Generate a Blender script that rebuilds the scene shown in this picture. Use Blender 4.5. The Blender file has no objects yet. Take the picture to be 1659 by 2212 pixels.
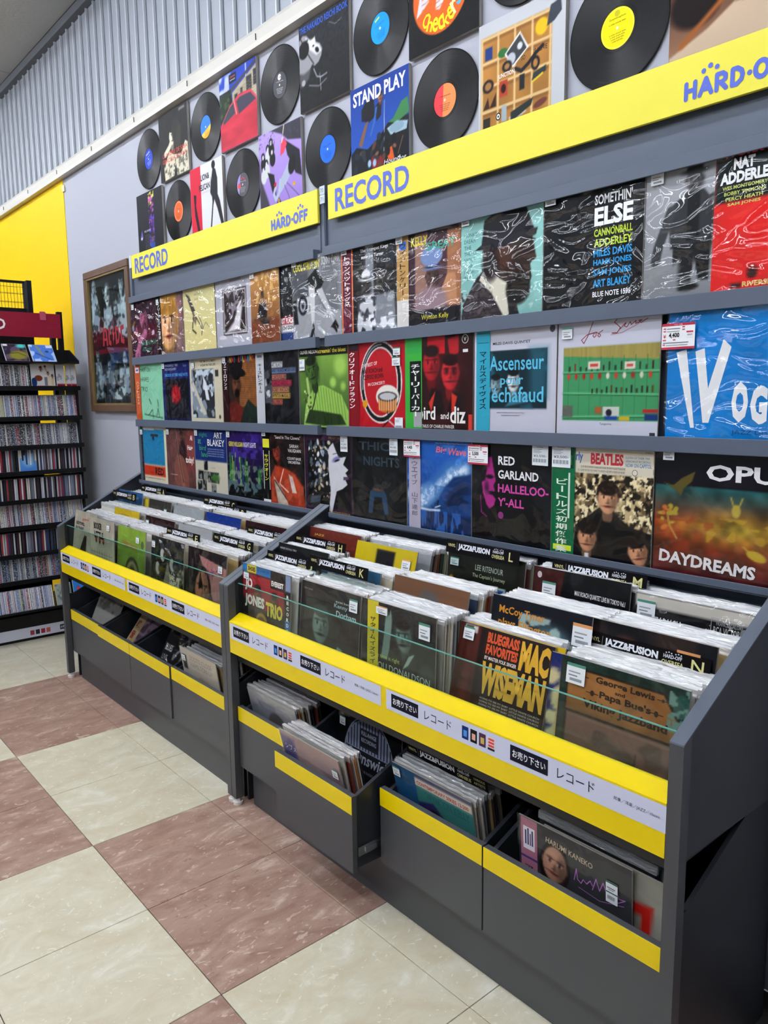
import bpy, math, random
import numpy as np
from mathutils import Matrix, Vector
R_ = math.radians
scene = bpy.context.scene
COL = scene.collection
# ------------------------------------------------------------------ camera
W_PX, H_PX, F_PX = 1659, 2212, 1679.1
cam_d = bpy.data.cameras.new('camera'); cam = bpy.data.objects.new('camera', cam_d); COL.objects.link(cam)
cam_d.sensor_fit = 'HORIZONTAL'; cam_d.sensor_width = 36.0; cam_d.lens = 36.0 * F_PX / W_PX
cam_d.clip_start = 0.02
YAW, PITCH, ROLL = 0.865433, -0.1458023, -0.0113371
fw = Vector((-math.sin(YAW) * math.cos(PITCH), math.cos(YAW) * math.cos(PITCH), math.sin(PITCH)))
rt = fw.cross(Vector((0, 0, 1))).normalized(); up = rt.cross(fw)
c_, s_ = math.cos(ROLL), math.sin(ROLL)
r2 = rt * c_ + up * s_; u2 = rt * -s_ + up * c_
M = Matrix((r2, u2, -fw)).transposed().to_4x4(); M.translation = Vector((2.55353, -1.34366, 1.51731))
cam.matrix_world = M
scene.camera = cam
# ------------------------------------------------------------------ world, lights, exposure
world = bpy.data.worlds.new('world'); scene.world = world; world.use_nodes = True
world.node_tree.nodes['Background'].inputs[0].default_value = (0.8, 0.88, 1.0, 1)
world.node_tree.nodes['Background'].inputs[1].default_value = 0.15
scene.view_settings.view_transform = 'Standard'; scene.view_settings.look = 'None'
scene.view_settings.gamma = 1.0; scene.view_settings.exposure = 0.0; scene.view_settings.use_curve_mapping = False
CEIL = 3.86
LIGHT_ROWS = [(-0.75, 1.0), (-2.3, 1.0), (-3.85, 0.8)]       # y of each row of fluorescent battens
LIGHT_POWER = 37.0
# ------------------------------------------------------------------ small helpers
def hx(h):
    h = h.lstrip('#'); return ''.join(c * 2 for c in h) if len(h) == 3 else h
def lin(h):
    if isinstance(h, str):
        h = hx(h); h = tuple(int(h[i:i + 2], 16) / 255 for i in (0, 2, 4))
    return tuple(x / 12.92 if x <= 0.04045 else ((x + 0.055) / 1.055) ** 2.4 for x in h[:3])
def c4(h): return (*lin(h), 1.0)
MATS = {}
def mat(name, col='#808080', rough=0.5, metal=0.0, spec=0.5, noise=None, emis=None, coat=0.0, bump=None):
    if name in MATS: return MATS[name]
    m = bpy.data.materials.new(name); m.use_nodes = True; nt = m.node_tree; b = nt.nodes['Principled BSDF']
    b.inputs['Base Color'].default_value = c4(col); b.inputs['Roughness'].default_value = rough
    b.inputs['Metallic'].default_value = metal; b.inputs['Specular IOR Level'].default_value = spec
    b.inputs['Coat Weight'].default_value = coat; b.inputs['Coat Roughness'].default_value = 0.08
    if noise or bump:
        tc = nt.nodes.new('ShaderNodeTexCoord'); n = nt.nodes.new('ShaderNodeTexNoise')
        n.inputs['Scale'].default_value = (noise or bump)[0]; n.inputs['Detail'].default_value = 5
        nt.links.new(tc.outputs['Object'], n.inputs['Vector'])
    if noise:
        mx = nt.nodes.new('ShaderNodeMix'); mx.data_type = 'RGBA'
        k = noise[1]; base = lin(col)
        mx.inputs[6].default_value = (*[v * (1 - k) for v in base], 1); mx.inputs[7].default_value = (*[min(1, v * (1 + k)) for v in base], 1)
        nt.links.new(n.outputs['Fac'], mx.inputs[0]); nt.links.new(mx.outputs[2], b.inputs['Base Color'])
    if bump:
        bp = nt.nodes.new('ShaderNodeBump'); bp.inputs['Strength'].default_value = bump[1]; bp.inputs['Distance'].default_value = bump[2] if len(bump) > 2 else 0.002
        nt.links.new(n.outputs['Fac'], bp.inputs['Height']); nt.links.new(bp.outputs['Normal'], b.inputs['Normal'])
    if emis:
        b.inputs['Emission Color'].default_value = c4(emis[0]); b.inputs['Emission Strength'].default_value = emis[1]
    MATS[name] = m; return m
def print_mat(name, rough=0.42, coat=0.0, spec=0.25):
    m = bpy.data.materials.new(name); m.use_nodes = True; nt = m.node_tree; b = nt.nodes['Principled BSDF']
    a = nt.nodes.new('ShaderNodeAttribute'); a.attribute_name = 'Col'
    nt.links.new(a.outputs['Color'], b.inputs['Base Color']); b.inputs['Roughness'].default_value = rough
    b.inputs['Specular IOR Level'].default_value = spec
    MATS[name] = m; return m
def film_mat(name, scale, strength, dist, rough=0.06, base=0.03, tint=0.0, stretch=(1, 1, 1), detail=1.5):
    """thin clear plastic: transparent with a wrinkled glossy skin"""
    m = bpy.data.materials.new(name); m.use_nodes = True; nt = m.node_tree; N, L = nt.nodes, nt.links
    for n in list(N): N.remove(n)
    out = N.new('ShaderNodeOutputMaterial'); tr = N.new('ShaderNodeBsdfTransparent'); gl = N.new('ShaderNodeBsdfGlossy')
    gl.inputs['Roughness'].default_value = rough; gl.inputs['Color'].default_value = (1, 1, 1, 1)
    tc = N.new('ShaderNodeTexCoord'); oi = N.new('ShaderNodeObjectInfo'); mp = N.new('ShaderNodeMapping'); mp.inputs['Scale'].default_value = stretch
    ad = N.new('ShaderNodeVectorMath'); ad.operation = 'ADD'; sc = N.new('ShaderNodeMath'); sc.operation = 'MULTIPLY'; sc.inputs[1].default_value = 37.0
    L.new(oi.outputs['Random'], sc.inputs[0]); L.new(tc.outputs['Object'], mp.inputs['Vector']); L.new(mp.outputs[0], ad.inputs[0]); L.new(sc.outputs[0], ad.inputs[1])
    n1 = N.new('ShaderNodeTexNoise'); n1.inputs['Scale'].default_value = scale; n1.inputs['Detail'].default_value = detail; n1.inputs['Distortion'].default_value = 1.2
    L.new(ad.outputs[0], n1.inputs['Vector'])
    bp = N.new('ShaderNodeBump'); bp.inputs['Strength'].default_value = strength; bp.inputs['Distance'].default_value = dist
    L.new(n1.outputs['Fac'], bp.inputs['Height']); L.new(bp.outputs[0], gl.inputs['Normal'])
    fr = N.new('ShaderNodeFresnel'); fr.inputs['IOR'].default_value = 1.5; 
    ge = N.new('ShaderNodeNewGeometry'); fb = N.new('ShaderNodeMath'); fb.operation = 'SUBTRACT'; fb.inputs[0].default_value = 1.0; L.new(ge.outputs['Backfacing'], fb.inputs[1])
    a1 = N.new('ShaderNodeMath'); a1.operation = 'MULTIPLY_ADD'; a1.inputs[1].default_value = .8; a1.inputs[2].default_value = base; L.new(fr.outputs[0], a1.inputs[0])
    a2 = N.new('ShaderNodeMath'); a2.operation = 'MULTIPLY'; a2.use_clamp = True; L.new(a1.outputs[0], a2.inputs[0]); L.new(fb.outputs[0], a2.inputs[1])
    mx = N.new('ShaderNodeMixShader'); L.new(a2.outputs[0], mx.inputs[0]); L.new(tr.outputs[0], mx.inputs[1]); L.new(gl.outputs[0], mx.inputs[2])
    last = mx.outputs[0]
    if tint:
        df = N.new('ShaderNodeBsdfDiffuse'); df.inputs['Color'].default_value = (0.85, 0.87, 0.9, 1); m2 = N.new('ShaderNodeMixShader'); m2.inputs[0].default_value = tint
        L.new(last, m2.inputs[1]); L.new(df.outputs[0], m2.inputs[2]); last = m2.outputs[0]
    L.new(last, out.inputs['Surface']); MATS[name] = m; return m
class MB:
    """collects boxes, prisms and quads into one mesh"""
    def __init__(s): s.v = []; s.f = []; s.m = []; s.c = []
    def add(s, vs, fs, mi=0, col=None):
        o = len(s.v); s.v += [tuple(v) for v in vs]; s.f += [tuple(o + i for i in f) for f in fs]; s.m += [mi] * len(fs); s.c += [col or (1, 1, 1)] * len(vs)
        return s
    def box(s, x0, x1, y0, y1, z0, z1, mi=0, b=0.0, col=None):
        if b <= 0:
            vs = [(x, y, z) for x in (x0, x1) for y in (y0, y1) for z in (z0, z1)]
            return s.add(vs, [(0, 1, 3, 2), (4, 6, 7, 5), (0, 4, 5, 1), (2, 3, 7, 6), (0, 2, 6, 4), (1, 5, 7, 3)], mi, col)
        import itertools
        X = (x0, x1); Y = (y0, y1); Z = (z0, z1); vs = []; idx = {}
        for i, j, k in itertools.product((0, 1), repeat=3):
            sx, sy, sz = 1 - 2 * i, 1 - 2 * j, 1 - 2 * k
            for a in range(3):
                p = [X[i] + sx * b, Y[j] + sy * b, Z[k] + sz * b]; p[a] = (X, Y, Z)[a][(i, j, k)[a]]
                idx[(i, j, k, a)] = len(vs); vs.append(tuple(p))
        fs = []
        for a in range(3):
            o = [q for q in range(3) if q != a]
            for side in (0, 1):
                loop = []
                for (p, q) in ((0, 0), (1, 0), (1, 1), (0, 1)):
                    t = [0, 0, 0]; t[a] = side; t[o[0]] = p; t[o[1]] = q; loop.append(idx[(*t, a)])
                fs.append(tuple(loop if (side == 1) == (a != 1) else loop[::-1]))
        for a in range(3):
            o = [q for q in range(3) if q != a]
            for p in (0, 1):
                for q in (0, 1):
                    t0 = [0, 0, 0]; t0[o[0]] = p; t0[o[1]] = q; t1 = list(t0); t1[a] = 1
                    l = (idx[(*t0, o[0])], idx[(*t0, o[1])], idx[(*t1, o[1])], idx[(*t1, o[0])])
                    fs.append(l)
        for i, j, k in itertools.product((0, 1), repeat=3): fs.append(tuple(idx[(i, j, k, a)] for a in range(3)))
        return s.add(vs, fs, mi, col)
    def prism(s, prof, ax, a0, a1, mi=0, col=None):
        """2-D profile extruded along axis ax (0: profile in yz, 1: in xz, 2: in xy)"""
        n = len(prof)
        def P(p, t): return (t, p[0], p[1]) if ax == 0 else (p[0], t, p[1]) if ax == 1 else (p[0], p[1], t)
        vs = [P(p, a0) for p in prof] + [P(p, a1) for p in prof]
        fs = [tuple(range(n)), tuple(range(2 * n - 1, n - 1, -1))] + [(i, i + n, (i + 1) % n + n, (i + 1) % n) for i in range(n)]
        return s.add(vs, fs, mi, col)
    def cyl(s, cx, cy, z0, z1, r0, r1=None, n=20, mi=0, ax=2):
        r1 = r0 if r1 is None else r1; vs = []
        for z, r in ((z0, r0), (z1, r1)):
            for i in range(n):
                a = 2 * math.pi * i / n; p = (cx + r * math.cos(a), cy + r * math.sin(a), z)
                if ax == 1: p = (p[0], p[2], p[1])
                if ax == 0: p = (p[2], p[0], p[1])
                vs.append(p)
        return s.add(vs, [tuple(range(n)), tuple(range(2 * n - 1, n - 1, -1))] + [(i, (i + 1) % n, (i + 1) % n + n, i + n) for i in range(n)], mi)
    def mesh(s, name, mats):
        me = bpy.data.meshes.new(name); me.from_pydata(s.v, [], s.f)
        for m in mats: me.materials.append(m)
        if len(mats) > 1: me.polygons.foreach_set('material_index', s.m)
        if any(c != (1, 1, 1) for c in s.c):
            at = me.color_attributes.new('Col', 'FLOAT_COLOR', 'POINT'); at.data.foreach_set('color', np.array([(*c, 1) for c in s.c], dtype=np.float32).ravel())
        bm_fix(me); return me
    def obj(s, name, mats, parent=None):
        if not isinstance(mats, (list, tuple)): mats = [mats]
        return link(name, s.mesh(name, mats), parent)
import bmesh
def bm_fix(me):
    bm = bmesh.new(); bm.from_mesh(me); bmesh.ops.recalc_face_normals(bm, faces=bm.faces); bm.to_mesh(me); bm.free()
def link(name, me, parent=None):
    o = bpy.data.objects.new(name, me); COL.objects.link(o)
    if parent is not None: o.parent = parent
    return o
def tag(o, label=None, cat=None, group=None, kind=None):
    if label: o['label'] = label
    if cat: o['category'] = cat
    if group: o['group'] = group
    if kind: o['kind'] = kind
    return o
def thing(name, label, cat, loc=(0, 0, 0), rot=(0, 0, 0), group=None):
    o = bpy.data.objects.new(name, None); COL.objects.link(o); o.location = loc; o.rotation_euler = rot; o.empty_display_size = 0.05
    return tag(o, label, cat, group)
# ------------------------------------------------------------------ lettering (built-in font turned into flat mesh)
_TXT = {}
def txt_mesh(s, bold=0.0, res=2):
    k = (s, bold)
    if k in _TXT: return _TXT[k]
    cu = bpy.data.curves.new('lettering', 'FONT'); cu.body = s; cu.offset = bold; cu.resolution_u = res; cu.fill_mode = 'BOTH' if False else 'FRONT'
    o = bpy.data.objects.new('lettering', cu); me = o.to_mesh()
    v = np.empty(len(me.vertices) * 3, dtype=np.float32); me.vertices.foreach_get('co', v); v = v.reshape(-1, 3)[:, :2].copy()
    f = [tuple(p.vertices) for p in me.polygons]
    o.to_mesh_clear(); bpy.data.objects.remove(o); bpy.data.curves.remove(cu)
    if len(v): mn = v.min(0); v -= mn; sz = v.max(0); sz[sz == 0] = 1
    else: sz = np.array([1., 1.])
    _TXT[k] = (v, f, sz); return _TXT[k]
# ------------------------------------------------------------------ printed artwork: colour grid + crisp flat shapes, in 0..1 units
def vnoise(U, V, fx, fy, seed):
    rs = np.random.RandomState(seed); nx, ny = int(fx) + 2, int(fy) + 2; g = rs.rand(ny + 1, nx + 1)
    x = U * fx; y = V * fy; xi = np.clip(x.astype(int), 0, nx - 1); yi = np.clip(y.astype(int), 0, ny - 1); a = x - xi; b = y - yi
    a = a * a * (3 - 2 * a); b = b * b * (3 - 2 * b)
    return (g[yi, xi] * (1 - a) + g[yi, xi + 1] * a) * (1 - b) + (g[yi + 1, xi] * (1 - a) + g[yi + 1, xi + 1] * a) * b
class Art:
    def __init__(s, bg, N=64, asp=1.0):
        s.N = N; s.M = max(2, int(N / asp)); s.U, s.V = np.meshgrid(np.linspace(0, 1, N + 1), np.linspace(0, 1, s.M + 1))
        s.c = np.empty(s.U.shape + (3,)); s.c[:] = s.k(bg); s.px = 1.0 / N; s.t_ = []; s.asp = asp
    def k(s, h):
        if isinstance(h, (int, float)): return np.array([h] * 3, float)
        if isinstance(h, str): h = hx(h); return np.array([int(h[i:i + 2], 16) / 255 for i in (0, 2, 4)])
        return np.array(h, float)
    def put(s, m, col, a=1.0):
        m = (m * a)[..., None]; s.c = s.c * (1 - m) + s.k(col) * m; return s
    def g(s, c0, c1, x=False, box=None):
        t = (s.U if x else s.V); m = np.ones_like(t)
        if box: x0, y0, x1, y1 = box; m = s.mr(*box, s.px); t = np.clip((t - (x0 if x else y0)) / ((x1 - x0) if x else (y1 - y0)), 0, 1)
        cc = s.k(c0) * (1 - t[..., None]) + s.k(c1) * t[..., None]; m = m[..., None]; s.c = s.c * (1 - m) + cc * m; return s
    def mr(s, x0, y0, x1, y1, so):
        d = np.minimum(np.minimum(s.U - x0, x1 - s.U), np.minimum(s.V - y0, y1 - s.V)); return np.clip(d / so + .5, 0, 1)
    def r(s, x0, y0, x1, y1, col, so=None, a=1.0): return s.put(s.mr(x0, y0, x1, y1, so or s.px), col, a)
    def e(s, cx, cy, rx, ry, col, rot=0, so=None, a=1.0):
        t = R_(rot); x = (s.U - cx) * math.cos(t) + (s.V - cy) * math.sin(t); y = -(s.U - cx) * math.sin(t) + (s.V - cy) * math.cos(t)
        d = (1 - np.sqrt((x / rx) ** 2 + (y / ry) ** 2)) * min(rx, ry); return s.put(np.clip(d / (so or s.px) + .5, 0, 1), col, a)
    def seg(s, a, b):
        ax, ay = a; bx, by = b; dx, dy = bx - ax, by - ay; t = np.clip(((s.U - ax) * dx + (s.V - ay) * dy) / (dx * dx + dy * dy + 1e-12), 0, 1)
        return np.hypot(s.U - ax - t * dx, s.V - ay - t * dy)
    def p(s, pts, col, so=None, a=1.0):
        ins = np.zeros_like(s.U, bool); d = np.full(s.U.shape, 9.0); n = len(pts)
        for i in range(n):
            (x0, y0), (x1, y1) = pts[i], pts[(i + 1) % n]; d = np.minimum(d, s.seg(pts[i], pts[(i + 1) % n]))
            if y0 != y1: ins ^= ((y0 > s.V) != (y1 > s.V)) & (s.U < (x1 - x0) * (s.V - y0) / (y1 - y0) + x0)
        return s.put(np.clip(np.where(ins, d, -d) / (so or s.px) + .5, 0, 1), col, a)
    def l(s, pts, w, col, so=None, a=1.0):
        d = np.full(s.U.shape, 9.0)
        for i in range(len(pts) - 1): d = np.minimum(d, s.seg(pts[i], pts[i + 1]))
        return s.put(np.clip((w / 2 - d) / (so or s.px) + .5, 0, 1), col, a)
    def n(s, fx, fy, amp, seed=1, box=None):
        v = (vnoise(s.U, s.V, fx, fy, seed) - .5) * 2 + (vnoise(s.U, s.V, fx * 2.1, fy * 2.1, seed + 7) - .5)
        if box: v = v * s.mr(*box, s.px)
        s.c = np.clip(s.c * (1 + amp * v[..., None]), 0, 1); return s
    def nz(s, fx, fy, thr, col, seed=1, box=None, so=.08, a=1.0):
        v = vnoise(s.U, s.V, fx, fy, seed) * .65 + vnoise(s.U, s.V, fx * 2.3, fy * 2.3, seed + 3) * .35; m = np.clip((v - thr) / so + .5, 0, 1)
        if box: m = m * s.mr(*box, s.px)
        return s.put(m, col, a)
    def dots(s, n, box, r, cols, seed=1, ar=1.0, so=None):
        rn = random.Random(seed)
        for i in range(n): s.e(rn.uniform(box[0], box[2]), rn.uniform(box[1], box[3]), r * rn.uniform(.5, 1.2), r * ar * rn.uniform(.5, 1.2), rn.choice(cols), rn.uniform(0, 180), so)
        return s
    def face(s, cx, cy, z, skin, hair, dark='#1a1210', look=0.0, hat=None, beard=0, so=None, hairstyle='short', glasses=False, tilt=0):
        """simple generic portrait head; z = half face height"""
        q = so or max(s.px * 1.3, z * .06); sk = s.k(skin); sh = tuple(sk * .62); hi = tuple(np.clip(sk * 1.18, 0, 1)); w = z * .72
        def E(dx, dy, rx, ry, col, **k):
            t = R_(tilt); X = cx + (dx * math.cos(t) - dy * math.sin(t)); Y = cy + (dx * math.sin(t) + dy * math.cos(t))
            s.e(X, Y, rx, ry, col, rot=tilt, so=k.pop('so', q), **k)
        E(0, -z * 1.1, w * .55, z * .6, sh)
        if hairstyle == 'bob': E(0, z * .12, w * 1.32, z * 1.18, hair)
        if hairstyle == 'afro': E(0, z * .5, w * 1.25, z * .9, hair)
        if hairstyle == 'mop': E(0, z * .42, w * 1.22, z * .82, hair)
        if hairstyle == 'long': E(0, -z * .1, w * 1.3, z * 1.35, hair)
        E(-w * 1.0, -z * .02, w * .16, z * .2, sh); E(w * 1.0, -z * .02, w * .16, z * .2, sh)
        E(0, 0, w, z, sk); E(-w * .3 + look * w * .2, z * .1, w * .55, z * .7, hi, so=q * 4, a=.6); E(w * .65, -z * .1, w * .4, z * .8, sh, so=q * 4, a=.7)
        if hairstyle == 'short': E(0, z * .78, w * .92, z * .36, hair)
        if hairstyle in ('bob', 'mop'): E(0, z * .66, w * 1.02, z * .42, hair)
        lx = look * w * .25
        for sx in (-1, 1):
            E(sx * w * .42 + lx, z * .1, w * .2, z * .075, tuple(np.clip(sk * 1.22 + .04, 0, 1))); E(sx * w * .42 + lx * 1.3, z * .1, w * .1, z * .085, dark)
            E(sx * w * .42 + lx, z * .27, w * .26, z * .045, dark, a=.8)
            if glasses: E(sx * w * .44 + lx, z * .1, w * .36, z * .24, dark, a=.45)
        E(lx * 1.4 + w * .04, -z * .17, w * .12, z * .2, sh, a=.7); E(lx * 1.2, -z * .29, w * .2, z * .06, sh)
        E(lx, -z * .52, w * .34, z * .08, '#8a3a38' if sk[0] > sk[2] + .1 else dark); E(lx, -z * .5, w * .3, z * .015, dark)
        if beard: E(lx, -z * .72, w * .6, z * .32, dark, a=beard); E(lx, -z * .39, w * .4, z * .06, dark, a=beard)
        if hat: E(0, z * .62, w * 1.5, z * .17, hat); E(0, z * 1.0, w * .95, z * .5, hat); E(0, z * .72, w * .96, z * .08, dark)
        return s
    def t(s, text, x, y, h, col, w=None, rot=0, b=0.0, c=0, sk=0.0):
        """crisp lettering: box lower-left (x, y), height h, optional exact width w (fractions of cover)"""
        s.t_.append((text, x, y, h, col, w, rot, b, c, sk)); return s
    def tv(s, text, x, ytop, h, col, b=0.0, gap=1.12):
        for i, ch in enumerate(text):
            if ch == 'ー': s.t_.append(('|', x + h * .4, ytop - (i + .9) * h * gap, h * .8, col, h * .12, 0, b, 0, 0))
            elif ch in '・.': s.t_.append(('・', x + h * .35, ytop - (i + .6) * h * gap, h * .2, col, h * .2, 0, b, 0, 0))
            elif ch != ' ': s.t_.append((ch, x, ytop - (i + 1) * h * gap, h * .92, col, h * .9, 0, b, 0, 0))
        return s
    def q(s, x0, y0, x1, y1, col): s.t_.append(('#R', x0, y0, y1 - y0, col, x1 - x0, 0, 0, 0, 0)); return s
    def cp(s, pts, col): s.t_.append(('#P', pts, 0, 0, col, 0, 0, 0, 0, 0)); return s
    def ce(s, cx, cy, rx, ry, col, n=22): return s.cp([(cx + rx * math.cos(2 * math.pi * i / n), cy + ry * math.sin(2 * math.pi * i / n)) for i in range(n)], col)
    def cs(s, pts, w, col, h_over_w=1.0):
        """crisp brush stroke through pts"""
        for (x0, y0), (x1, y1) in zip(pts[:-1], pts[1:]):
            d = math.hypot(x1 - x0, y1 - y0) or 1e-6; nx, ny = -(y1 - y0) / d * w / 2, (x1 - x0) / d * w / 2
            s.cp([(x0 + nx, y0 + ny), (x0 - nx, y0 - ny), (x1 - nx, y1 - ny), (x1 + nx, y1 + ny)], col)
            s.ce(x1, y1, w / 2, w / 2, col, 10)
        return s.ce(pts[0][0], pts[0][1], w / 2, w / 2, col, 10)
    def mesh(s, name, w, h, m):
        """lies in local xz, facing -y"""
        nx, ny = s.N + 1, s.M + 1; n = nx * ny
        V = np.empty((n, 3), np.float32); V[:, 0] = (s.U.ravel() - .5) * w; V[:, 1] = 0; V[:, 2] = s.V.ravel() * h
        C = s.c.reshape(-1, 3); C = np.clip(C, 0, 1) ** 1.22; C = np.where(C <= .04045, C / 12.92, ((C + .055) / 1.055) ** 2.4)
        i = (np.arange(ny - 1)[:, None] * nx + np.arange(nx - 1)[None, :]).ravel(); Q = np.stack([i, i + 1, i + nx + 1, i + nx], 1)
        VS = [V]; CS = [C]; LP = [Q.ravel()]; LT = [np.full(len(Q), 4)]; off = n
        for ti, (text, x, y, hh, col, ww, rot, b, cc, sk) in enumerate(s.t_):
            if text == '#P': v = np.array([(px * w, py * h) for px, py in x]); f = [tuple(range(len(v)))]; sz = (1, 1); x = y = 0; hh = 1 / h; ww = None
            elif text == '#R': v = np.array([(0, 0), (1, 0), (1, 1), (0, 1.)]); f = [(0, 1, 2, 3)]; sz = (1, 1)
            else: v, f, sz = txt_mesh(text, b)
            if not len(f): continue
            H = hh * h; sy = H / sz[1]; sx = (ww * w / sz[0]) if ww else sy
            q = v * np.array([sx, sy]); q[:, 0] += sk * q[:, 1]
            if cc: q[:, 0] -= sx * sz[0] / 2
            t = R_(rot); q = np.stack([q[:, 0] * math.cos(t) - q[:, 1] * math.sin(t), q[:, 0] * math.sin(t) + q[:, 1] * math.cos(t)], 1)
            P = np.empty((len(q), 3), np.float32); P[:, 0] = q[:, 0] + (x - .5) * w; P[:, 1] = -.0003 - ti * .000012; P[:, 2] = q[:, 1] + y * h
            VS.append(P); k = np.array(lin(col)) if isinstance(col, str) else np.array(lin(s.k(col))); CS.append(np.tile(k, (len(P), 1)))
            LP.append(np.array([j + off for fc in f for j in fc])); LT.append(np.array([len(fc) for fc in f])); off += len(P)
        VS = np.concatenate(VS); CS = np.concatenate(CS); LP = np.concatenate(LP); LT = np.concatenate(LT)
        me = bpy.data.meshes.new(name); me.vertices.add(len(VS)); me.vertices.foreach_set('co', VS.ravel())
        me.loops.add(len(LP)); me.loops.foreach_set('vertex_index', LP.astype(np.int32)); me.polygons.add(len(LT))
        st = np.concatenate([[0], np.cumsum(LT)[:-1]]); me.polygons.foreach_set('loop_start', st.astype(np.int32)); me.polygons.foreach_set('loop_total', LT.astype(np.int32))
        me.update(calc_edges=True); me.validate()
        at = me.color_attributes.new('Col', 'FLOAT_COLOR', 'POINT'); at.data.foreach_set('color', np.concatenate([CS, np.ones((len(CS), 1))], 1).astype(np.float32).ravel())
        me.materials.append(m); return me
def hexof(rgb): return '#%02x%02x%02x' % tuple(int(max(0, min(1, v)) * 255) for v in rgb)
# ------------------------------------------------------------------ materials
GREY = mat('fixture_grey_laminate', '#525c6c', 0.45, spec=.4, noise=(3, .04))
GREYD = mat('fixture_dark_grey_laminate', '#44464a', 0.42, noise=(2, .05))
SIDEB = mat('fixture_side_charcoal', '#24282f', 0.36, noise=(2, .05))
INNER = mat('fixture_inner_charcoal', '#1e2127', 0.5)
YEL = mat('yellow_acrylic', '#e8cc00', 0.3, spec=.35)
SIGNY = mat('yellow_sign_board', '#e4d934', 0.5)
YWALL = mat('yellow_wall_sheet', '#efc400', 0.55, spec=.15)
STRIPW = mat('white_strip_card', '#d7daec', 0.35)
BLACK = mat('black_metal', '#0d0e11', 0.42, spec=.3)
BLACKP = mat('black_print', '#14151c', 0.5)
WHITEP = mat('white_print', '#f2f2f4', 0.5)
BLUEP = mat('blue_vinyl_lettering', '#3f57c0', 0.45)
STEEL = mat('steel', '#b9bcc0', 0.28, metal=1.0)
FOOTW = mat('white_plastic_foot', '#e8e6e2', 0.35)
WALLG = mat('grey_wall_sheet', '#a8abb6', 0.7, noise=(220, .03), bump=(400, .15, .0005))
PRINT = print_mat('printed_card', .5, spec=.08); PRINTG = print_mat('printed_gloss', 0.35, spec=.08)
FILMW = film_mat('wrinkled_clear_film', 9.0, 1.0, 0.045, 0.022, 0.02, stretch=(.8, 1, 1.5), detail=1.2)
FILM = film_mat('smooth_clear_film', 8.0, .8, 0.010, 0.06, 0.0)
FILMT = film_mat('crinkled_film_top', 70.0, 1.0, 0.012, 0.10, 0.30, tint=.30, detail=3, stretch=(.35, 1, 1))
def glass_mat():
    m = bpy.data.materials.new('clear_glass'); m.use_nodes = True; N, L = m.node_tree.nodes, m.node_tree.links
    for n in list(N): N.remove(n)
    out = N.new('ShaderNodeOutputMaterial'); tr = N.new('ShaderNodeBsdfTransparent'); tr.inputs[0].default_value = (.90, .95, .93, 1)
    gl = N.new('ShaderNodeBsdfGlossy'); gl.inputs['Roughness'].default_value = .02; fr = N.new('ShaderNodeFresnel'); fr.inputs[0].default_value = 1.45
    ge = N.new('ShaderNodeNewGeometry'); fb = N.new('ShaderNodeMath'); fb.operation = 'SUBTRACT'; fb.inputs[0].default_value = 1.0; L.new(ge.outputs['Backfacing'], fb.inputs[1]); mu = N.new('ShaderNodeMath'); mu.operation = 'MULTIPLY'; L.new(fr.outputs[0], mu.inputs[0]); L.new(fb.outputs[0], mu.inputs[1])
    mx = N.new('ShaderNodeMixShader'); L.new(mu.outputs[0], mx.inputs[0]); L.new(tr.outputs[0], mx.inputs[1]); L.new(gl.outputs[0], mx.inputs[2]); L.new(mx.outputs[0], out.inputs[0])
    MATS['glass'] = m; return m
GLASS = glass_mat(); GLASSE = mat('green_glass_edge', '#5f9f92', 0.15)
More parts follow.
